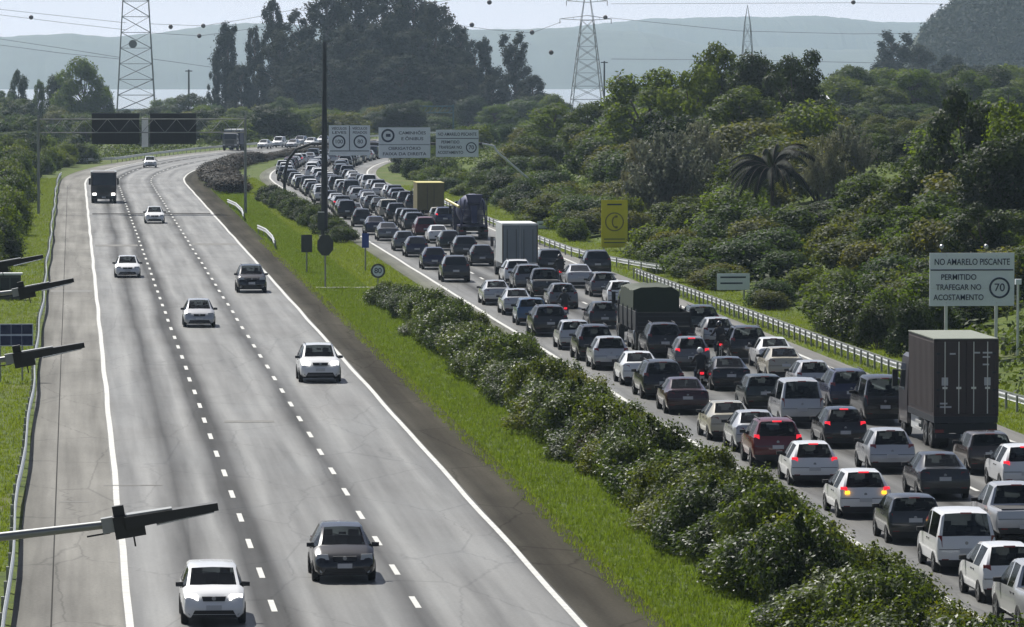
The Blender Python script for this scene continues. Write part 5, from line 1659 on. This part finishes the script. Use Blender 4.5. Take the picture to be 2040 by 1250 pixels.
# median signs
small_sign(728, 465, 494, 14, 361, 'small blue sign on a thin post in the median grass', 0, m='sign_blue')
small_sign(611, 468, 503, 22, 357, 'dark back of a rectangular sign in the median grass', 0, m='sign_back')
for px, pyc, d, Y, lab, octo in ((753, 540, 29, 331, 'round speed limit sign with a dark ring at the hedge end', False), (648, 489, 33, 334, 'dark back of an octagonal sign below the tall mast', True)):
    p = at_y(px, pyc, Y); rr = d / 2 * Y / F
    t = empty('road_sign', (p.x, Y, 0), 0, lab, 'road sign')
    if octo:
        mb = MB(); n = 8
        vs = [(math.cos(math.pi / 8 + k * math.pi / 4) * rr * 1.05, yy, p.z + math.sin(math.pi / 8 + k * math.pi / 4) * rr * 1.35) for yy in (-.015, .015) for k in range(n)]
        mb.add(vs, [tuple(range(n)), tuple(range(n, 2 * n))] + [(k, (k + 1) % n, n + (k + 1) % n, n + k) for k in range(n)]); mb.build('panel', M['sign_back'], t)
        MB().box(-.05, .05, .02, .08, -.3, p.z).build('post', M['post_steel'], t)
    else:
        MB().tube((0, -.012, p.z), (0, .012, p.z), rr, rr, 28).build('panel', M['sign_white'], t)
        obj('speed_ring', ring_mesh('speed_ring', rr * .76, rr * 1.0, M['sign_back']), t, (0, -.03, p.z))
        write(t, '80', 0, p.z, rr * 1.05, -.026)
        MB().box(-.035, .035, .015, .07, -.3, p.z).build('post', M['post_steel'], t)

# the tall black mast
g = ground(646, 478)
top = at_y(649, 84, g.y).z
t = empty('tall_mast', (g.x, g.y, 0), 0, 'tall black mast rising from the median above the jam', 'mast')
MB().tube((0, 0, -.3), (.05, 0, top), .30, .16, 12).build('pole', M['dark_steel'], t, .8)
MB().box(-.4, .4, -.4, .4, -.1, .35).build('foundation', M['concrete'], t)
MB().box(-.55, .0, -.45, -.28, .8, 2.2).build('control_box', M['sign_back'], t)
MB().box(-.52, -.02, -.47, -.30, 2.2, 2.26).build('box_roof', M['galvanised'], t)
for k in range(6): MB().tube((-.32, 0, 3 + k * 2), (.32, 0, 3 + k * 2), .02).build('step_peg', M['dark_steel'], t)

# message-sign gantry over the open carriageway
Y = 494.0
xl, xr = at_y(75, 0, Y).x, at_y(488, 0, Y).x
t = empty('sign_gantry', ((xl + xr) / 2, Y, 0), 0, 'truss gantry with two black message boards over the open carriageway', 'gantry')
hw = (xr - xl) / 2
zt = at_y(0, 238, Y).z
for sx in (-1, 1): MB().tube((sx * hw, 0, -.3), (sx * hw, 0, zt + .35), .14, .12, 10).build('post', M['post_steel'], t)
mb = MB()
for zq in (zt, zt - 1.25):
    for yy in (-.3, .3): mb.tube((-hw, yy, zq), (hw, yy, zq), .05, .05, 6)
mb.build('chord', M['post_steel'], t)
mb = MB()
nb_ = 18
for k in range(nb_):
    a, b_ = -hw + 2 * hw * k / nb_, -hw + 2 * hw * (k + 1) / nb_
    for yy in (-.3, .3): mb.tube((a, yy, zt - 1.25 if k % 2 else zt), (b_, yy, zt if k % 2 else zt - 1.25), .025, .025, 5)
tag(mb.build('lattice', M['post_steel'], t), kind='stuff')
for (a, b_) in ((182, 277), (298, 390)):
    x0, x1 = at_y(a, 0, Y).x - (xl + xr) / 2, at_y(b_, 0, Y).x - (xl + xr) / 2
    z1, z0 = at_y(0, 228, Y).z, at_y(0, 288, Y).z
    bo = MB().box(x0, x1, .35, .75, z0, z1).build('message_board', M['panel_black'], t)
    MB().box(x0 - .05, x1 + .05, .33, .77, z1, z1 + .08).build('board_cap', M['dark_steel'], bo)
    for k in range(1, 4):
        xx = x0 + (x1 - x0) * k / 4
        MB().box(xx - .02, xx + .02, .33, .35, z0 + .05, z1 - .05).build('board_seam', M['dark_steel'], bo)
xm = at_y(288, 0, Y).x - (xl + xr) / 2
MB().box(xm - .3, xm + .3, -.2, .2, zt - 2.6, zt + .1).build('centre_ladder', M['galvanised'], t)

# arched sign portal over the jam
Y = 520.0
xl, xr = at_y(566, 0, Y).x, at_y(1075, 0, Y).x
zt = at_y(0, 288, Y).z
t = empty('sign_portal', (xl, Y, 0), 0, 'arched tube portal carrying three white signs over the jam', 'gantry')
arc = [(0, 0, -.3), (0, 0, zt - 3.0), (.35, 0, zt - 1.6), (1.2, 0, zt - .5), (2.6, 0, zt)]
MB().path(arc, .15, 10).build('left_leg', M['dark_steel'], t)
x1 = at_y(960, 0, Y).x - xl; x2 = at_y(990, 0, Y).x - xl
MB().path([(2.6, 0, zt), (x1, 0, zt)], .14, 10).build('beam', M['dark_steel'], t)
pe = at_y(1090, 395, Y)
MB().path([(x1, 0, zt), (x2 - .3, 0, zt - .25), (x2, 0, zt - .8), (pe.x - xl, 0, max(1.0, pe.z)), (pe.x - xl + 1.2, 0, -.3)], .11, 10).build('right_leg', M['galvanised'], t)
for k, (a, b_, u, v) in enumerate(((655, 737, 250, 310), (754, 857, 254, 315), (868, 953, 259, 313))):
    p, q = at_y(a, v, Y), at_y(b_, u, Y)
    w, h = q.x - p.x, q.z - p.z
    pn = MB().box(-w / 2, w / 2, -.22, -.17, 0, h).build('sign_panel', M['sign_white'], t)
    pn.location = ((p.x + q.x) / 2 - xl, 0, p.z)
    yy = -.235
    if k == 0:
        MB().box(-.04, .04, yy, yy + .012, .5, h - .05).build('divider', M['sign_ink'], pn)
        MB().box(-w / 2 + .1, w / 2 - .1, yy, yy + .012, .40, .48).build('divider', M['sign_ink'], pn)
        for sx, a1, a2, nn in ((-1, 'VEÍCULOS', 'LEVES', '100'), (1, 'VEÍCULOS', 'PESADOS', '80')):
            write(pn, a1, sx * w * .25, h - .32, .34, yy, fit=w * .36); write(pn, a2, sx * w * .25, h - .72, .34, yy, fit=w * .34)
            obj('speed_ring', ring_mesh('speed_ring', .52, .66, M['sign_ink']), pn, (sx * w * .26, yy, 1.35)); write(pn, nn, sx * w * .26, 1.35, .55, yy)
    elif k == 1:
        MB().box(-w / 2 + .05, w / 2 - .05, yy, yy + .012, 1.28, 1.33).build('divider', M['sign_ink'], pn)
        obj('symbol_ring', ring_mesh('symbol_ring', .48, .66, M['sign_ink']), pn, (-w * .32, yy, 2.2))
        MB().box(-w * .32 - .2, -w * .32 + .26, yy, yy + .012, 2.08, 2.38).build('lorry_symbol', M['sign_ink'], pn)
        write(pn, 'CAMINHÕES', w * .15, 2.45, .42, yy, fit=w * .52); write(pn, 'E ÔNIBUS', w * .15, 1.88, .42, yy, fit=w * .42)
        write(pn, 'OBRIGATÓRIO', 0, .92, .42, yy, fit=w * .62); write(pn, 'FAIXA DA DIREITA', 0, .38, .42, yy, fit=w * .84)
    else:
        amarelo(pn, w, h, yy)

# far teal gantry on the bend, and the long shed
Y = 1010.0
p, q = at_y(825, 225, Y), at_y(903, 212, Y)
t = empty('far_gantry', (p.x, Y, 0), 0, 'faint teal gantry far behind the three white signs', 'gantry')
mb = MB(); w = q.x - p.x
for zq in (p.z, q.z): mb.tube((0, 0, zq), (w, 0, zq), .12, .12, 6)
for k in range(9): mb.tube((w * k / 8, 0, p.z), (w * min(1, (k + 1) / 8), 0, q.z), .06, .06, 5)
mb.build('truss', M['teal_steel'], t)
for xx in (0, w): MB().tube((xx, 0, -.3), (xx, 0, q.z + .3), .16, .16, 8).build('post', M['teal_steel'], t)
Y = 900.0
p, q = at_y(1662, 232, Y), at_y(1852, 194, Y)
t = empty('shed', ((p.x + q.x) / 2, Y, 0), 0, 'long flat dark shed behind the wooded slope on the right', 'building')
w = (q.x - p.x) / 2
MB().box(-w, w, 0, 10, 0, q.z - .4).build('wall', M['shed_wall'], t)
MB().box(-w - .4, w + .4, -.4, 10.4, q.z - .4, q.z).build('roof', M['shed_wall'], t)
for k in range(9): MB().box(-w + .8 + k * 1.75, -w + 1.7 + k * 1.75, -.03, .02, q.z - 2.4, q.z - 1.2).build('window', M['glass'], t)
p = at_y(1632, 190, 700); z0 = rel_z(p.x - off(700), 700)
t = empty('small_house', (p.x, 700, z0), 0, 'small pale house corner showing between tree and shed', 'house')
MB().box(-1.1, 1.1, 0, 3, -.2, p.z - z0 - .5).build('wall', M['sign_white'], t)
MB().hexa([(-1.4, -.3, p.z - z0 - .5), (1.4, -.3, p.z - z0 - .5), (1.4, 3.3, p.z - z0 - .5), (-1.4, 3.3, p.z - z0 - .5)], [(-1.2, 1.3, p.z - z0), (1.2, 1.3, p.z - z0), (1.2, 1.7, p.z - z0), (-1.2, 1.7, p.z - z0)]).build('roof', M['box_white'], t)
MB().box(-.4, .4, -.02, .02, p.z - z0 - 1.8, p.z - z0 - .8).build('window', M['glass'], t)

# solar panel at the left verge
Y = 238.0
p, q = at_y(-22, 690, Y), at_y(66, 646, Y)
t = empty('solar_panel', ((p.x + q.x) / 2, Y, 0), 0, 'dark blue solar panel in a pale frame at the left verge', 'solar panel')
w, h = (q.x - p.x) / 2, q.z - p.z
MB().hexa([(-w, -.05, p.z), (w, -.05, p.z), (w, .0, p.z), (-w, .0, p.z)], [(-w, .25, q.z), (w, .25, q.z), (w, .3, q.z), (-w, .3, q.z)]).build('frame', M['galvanised'], t)
for i in range(4):
    for j in range(2):
        a0, a1 = -w + .04 + (2 * w - .06) * i / 4, -w + .02 + (2 * w - .06) * (i + 1) / 4
        f0, f1 = j / 2 + .04, (j + 1) / 2 - .04
        MB().hexa([(a0, -.06 + .3 * f0, p.z + h * f0), (a1, -.06 + .3 * f0, p.z + h * f0), (a1, -.04 + .3 * f0, p.z + h * f0), (a0, -.04 + .3 * f0, p.z + h * f0)],
                  [(a0, -.06 + .3 * f1, p.z + h * f1), (a1, -.06 + .3 * f1, p.z + h * f1), (a1, -.04 + .3 * f1, p.z + h * f1), (a0, -.04 + .3 * f1, p.z + h * f1)]).build('solar_cell', M['solar'], t)
for sx in (-.5, .5): MB().tube((sx * w, .1, -.3), (sx * w, .1, p.z + .2), .04).build('post', M['post_steel'], t)

# street lamps reaching in from the left, their poles just outside the frame
mat('lamp_black', (0.020, 0.022, 0.024), 0.45, var=0.2)
mat('lamp_arm', (0.26, 0.27, 0.27), 0.4, metal=0.5)


def street_lamp(tip, joint, Y, xpole, label, arm_drop):
    """LED street lamp: pole, rising arm, junction box, flat luminaire"""
    T, Jn = at_y(*tip, Y), at_y(*joint, Y)
    root = empty('street_lamp', (xpole, Y, 0), 0, label, 'street lamp', 'street lamps at the left verge')
    o3 = Vector((xpole, Y, 0))
    T, Jn = T - o3, Jn - o3
    u = (T - Jn).length / .84
    d = (T - Jn).normalized()
    A = Vector((0, 0, Jn.z - arm_drop))
    MB().tube((0, 0, -.3), A + Vector((0, 0, .05)), .10, .06, 10).build('pole', M['lamp_arm'], root, .8)
    MB().tube(A, Jn, .045 * u, .035 * u, 10).build('arm', M['lamp_arm'], root, .8)
    up = Vector((-d.z, 0, d.x)); sd = Vector((0, 1, 0))

    def blk(name, a0, a1, z0, z1, w, m, taper=1.0, parent=root):
        c0, c1 = Jn + d * a0 * u, Jn + d * a1 * u
        mb = MB()
        mb.hexa([c0 - sd * w * u + up * z0 * u, c1 - sd * w * u * taper + up * z0 * u * taper, c1 + sd * w * u * taper + up * z0 * u * taper, c0 + sd * w * u + up * z0 * u],
                [c0 - sd * w * u + up * z1 * u, c1 - sd * w * u * taper + up * z1 * u * taper, c1 + sd * w * u * taper + up * z1 * u * taper, c0 + sd * w * u + up * z1 * u])
        return mb.build(name, m, parent)
    blk('driver_box', -.06, .20, -.13, .06, .09, M['lamp_black'])
    blk('photocell', -.05, .05, .06, .15, .045, M['lamp_black'])
    lum = blk('luminaire', .04, .84, -.055, .05, .13, M['lamp_black'], .62)
    blk('heat_sink', .06, .45, .052, .066, .10, M['lamp_arm'], .85, lum)
    blk('lens', .30, .80, -.068, -.057, .10, M['head_glass'], .7, lum)
    blk('clamp', -.16, -.06, -.065, .065, .06, M['lamp_arm'], 1.0, root)
    blk('cable', -.30, -.10, -.075, -.06, .008, M['lamp_black'], 1.0, root)
    blk('latch', .085, .10, -.22, -.13, .008, M['lamp_black'], 1.0, root)


street_lamp((434, 1008), (240, 1042), 46, -2.5, 'large street lamp head reaching in at the lower left, nearest one', .32)
street_lamp((168, 687), (36, 712), 85, -2.6, 'second nearest street lamp head over the left shoulder', .25)
street_lamp((147, 558), (44, 580), 104, -2.7, 'third street lamp head crossing the left guardrail', .2)
street_lamp((86, 511), (-8, 530), 112, -3.0, 'farthest street lamp head at the left frame edge', .2)
# small pale equipment cabinet in the verge behind the lamp heads
g = ground(30, 598)
t = empty('equipment_cabinet', (g.x - .4, g.y, 0), 0, 'pale roadside equipment cabinet behind the third street lamp head', 'cabinet')
MB().box(-.55, .75, 0, .8, .0, 1.5).build('body', M['sign_back'], t)
MB().box(-.65, .85, -.1, .9, 1.5, 1.62).build('roof', M['box_white'], t)
MB().box(-.45, .05, -.03, .0, .2, 1.35).build('door', M['panel_black'], t)
MB().box(.15, .65, -.03, .0, .2, 1.35).build('door', M['panel_black'], t)

# ------------------------------------------------------------------ lattice towers, wires, marker balls
def lattice_tower(px, base_py, w_base, top_py, w_top, Y, label, arms=(), panels=9, peak=None, r=.10):
    s = Y / F
    b0, tp = at_y(px, base_py, Y), at_y(px, top_py, Y)
    zg = rel_z(b0.x - off(Y), Y)
    root = empty('lattice_tower', (b0.x, Y, zg), 0, label, 'lattice tower', 'lattice towers of the power line')
    H = tp.z - zg

    def half(z):
        zz = (z + zg)
        f = (zz - b0.z) / (tp.z - b0.z)
        return (w_base + (w_top - w_base) * f) * s / 2
    for sx in (-1, 1):
        for sy in (-1, 1):
            MB().tube((sx * half(0), sy * half(0), -.5), (sx * half(H), sy * half(H), H), r, r * .7, 6).build('leg', M['pylon_steel'], root)
    mb = MB()
    for k in range(panels):
        z0, z1 = H * k / panels, H * (k + 1) / panels
        h0, h1 = half(z0), half(z1)
        for (ax, ay) in ((1, 0), (-1, 0), (0, 1), (0, -1)):
            for sg in (-1, 1):
                if ax: mb.tube((ax * h0, sg * h0, z0), (ax * h1, -sg * h1, z1), r * .5, r * .5, 4)
                else: mb.tube((sg * h0, ay * h0, z0), (-sg * h1, ay * h1, z1), r * .5, r * .5, 4)
            if ax: mb.tube((ax * h1, -h1, z1), (ax * h1, h1, z1), r * .5, r * .5, 4)
            else: mb.tube((-h1, ay * h1, z1), (h1, ay * h1, z1), r * .5, r * .5, 4)
    tag(mb.build('bracing', M['pylon_steel'], root), kind='stuff')
    for (py, x0, x1) in arms:
        z = at_y(px, py, Y).z - zg
        for xe in (x0, x1):
            X = (xe - px) * s
            m2 = MB(); m2.tube((0, 0, z + .9), (X, 0, z), r * .7, r * .6, 5); m2.tube((0, 0, z - .4), (X, 0, z), r * .7, r * .6, 5)
            m2.tube((X * .5, 0, z + .45), (X * .5, 0, z - .2), r * .5, r * .5, 4)
            m2.build('cross_arm', M['pylon_steel'], root)
            MB().tube((X, 0, z), (X, 0, z - 1.3), .09, .09, 6).build('insulator', M['wire'], root)
    if peak:
        z = at_y(px, peak, Y).z - zg
        m2 = MB()
        for sx in (-1, 1):
            for sy in (-1, 1): m2.tube((sx * half(H), sy * half(H), H), (0, 0, z), r * .7, r * .5, 5)
        m2.build('peak', M['pylon_steel'], root)
    return root


YT = 1400.0
tw = lattice_tower(271, 205, 74, -60, 44, YT, 'tall broad lattice tower with a round dish, left of the grove', panels=10, r=.17)
zz = at_y(265, 88, YT).z - tw.location.z
MB().tube((-.8, -1.6, zz), (-.8, -1.0, zz), 1.1, 1.1, 16).build('dish', M['pylon_steel'], tw)
lattice_tower(1170, 182, 58, 40, 24, YT, 'power pylon with wide cross arms right of the grove', arms=((38, 1115, 1218), (2, 1128, 1210)), panels=8, peak=-40, r=.13)
lattice_tower(1489, 108, 20, 50, 12, YT + 300, 'slim distant pylon tip above the wooded slope', panels=6, peak=10, r=.13)
for px, t_, b_, Y, lab in ((376, 139, 190, 1330, 'wooden pole standing before the lagoon'), (1204, 122, 180, 1350, 'thin pole beside the power pylon')):
    p = at_y(px, t_, Y); zg = rel_z(p.x - off(Y), Y)
    t = empty('utility_pole', (p.x, Y, zg), 0, lab, 'pole')
    MB().tube((0, 0, -.3), (0, 0, p.z - zg), .28, .2, 8).build('pole', M['dark_steel'], t)
    MB().box(-.9, .9, -.1, .1, p.z - zg - .5, p.z - zg - .25).build('cross_arm', M['dark_steel'], t)


def wire(pts, Y, label, r=.07):
    """a sagging conductor through photo points at distance Y"""
    P3 = [at_y(px, py, Y) for px, py in pts]
    ps = []
    for i in range(len(P3) - 1):
        n_ = 10
        for k in range(n_): ps.append(P3[i].lerp(P3[i + 1], k / n_))
    ps.append(P3[-1])
    o3 = ps[0].copy()
    mb = MB(); mb.path([p - o3 for p in ps], r, 4)
    o = mb.build('power_line', M['wire'], None); o.location = o3
    tag(o, label, 'power line', 'power lines')


for k, (pts, lab) in enumerate((
        (((-700, -20), (0, 19), (120, 32), (252, 46)), 'upper power line from the left frame edge to the broad tower'), (((-700, -10), (0, 30), (130, 46), (252, 60)), 'second power line from the left edge to the broad tower'),
        (((-700, 55), (0, 78), (120, 96), (240, 115)), 'third power line from the left edge to the broad tower'), (((-700, 66), (0, 90), (120, 106), (238, 118)), 'lowest power line from the left edge to the broad tower'),
        (((300, 48), (405, 52), (480, 40), (900, -40)), 'power line rising from the broad tower towards the grove'), (((302, 66), (397, 72), (470, 62), (900, 0)), 'lower power line rising from the broad tower towards the grove'),
        (((304, 118), (420, 134), (900, 150)), 'power line sagging behind the clumped gum tree'),
        (((1118, 44), (1060, 66), (980, 60), (700, 20)), 'power line from the pylon left into the grove'), (((1215, 36), (1470, 62), (1700, 68), (2400, 60)), 'power line from the pylon right across the far hills'),
        (((1218, 8), (1700, 6), (2400, 16)), 'highest power line right of the pylon'), (((1218, 118), (1480, 120), (1760, 126), (2400, 110)), 'lowest power line right of the pylon'))):
    wire(pts, YT if k != 7 else YT - 2, lab)
bm = bmesh.new(); bmesh.ops.create_uvsphere(bm, u_segments=14, v_segments=10, radius=.60)
for f in bm.faces: f.smooth = True
for v in bm.verts:
    if abs(v.co.z) < .1: v.co.xy = v.co.xy * 1.04
BALL = bpy.data.meshes.new('marker_ball'); bm.to_mesh(BALL); bm.free(); BALL.materials.append(M['marker_ball'])
for px, py, lab in ((62, 35, 'dark marker ball on the power line, leftmost in the photo'), (340, 54, 'dark marker ball just right of the broad tower'), (405, 52, 'dark marker ball, upper of the pair left of the gum tree'),
                    (397, 72, 'dark marker ball, lower of the pair left of the gum tree'), (940, 50, 'dark marker ball right of the grove top'), (975, 5, 'dark marker ball at the top frame edge above the grove'),
                    (1060, 65, 'dark marker ball above the pointed tree'), (1098, 105, 'dark marker ball between pointed tree and pylon'), (1206, 35, 'dark marker ball at the right arm of the pylon'), (1700, 5, 'dark marker ball on the highest line at upper right')):
    o = obj('marker_ball', BALL, None, at_y(px, py, YT - 100 if 930 < px < 1100 else YT)); tag(o, lab, 'marker ball', 'marker balls on the power lines')

# ------------------------------------------------------------------ haze
hz = bpy.data.materials.new('haze_air')
hz.use_nodes = True
nt = hz.node_tree
nt.nodes.remove(nt.nodes['Principled BSDF'])
pv = nt.nodes.new('ShaderNodeVolumePrincipled')
pv.inputs['Color'].default_value = (0.62, 0.79, 1.0, 1)
pv.inputs['Density'].default_value = 7.0e-5
pv.inputs['Anisotropy'].default_value = 0.35
nt.links.new(pv.outputs['Volume'], nt.nodes['Material Output'].inputs['Volume'])
mb = MB(); mb.box(-12500, 12500, -300, 9600, -33, 170)
o = mb.build('haze', hz); tag(o, 'thin pale haze over the whole valley', 'haze', kind='stuff')
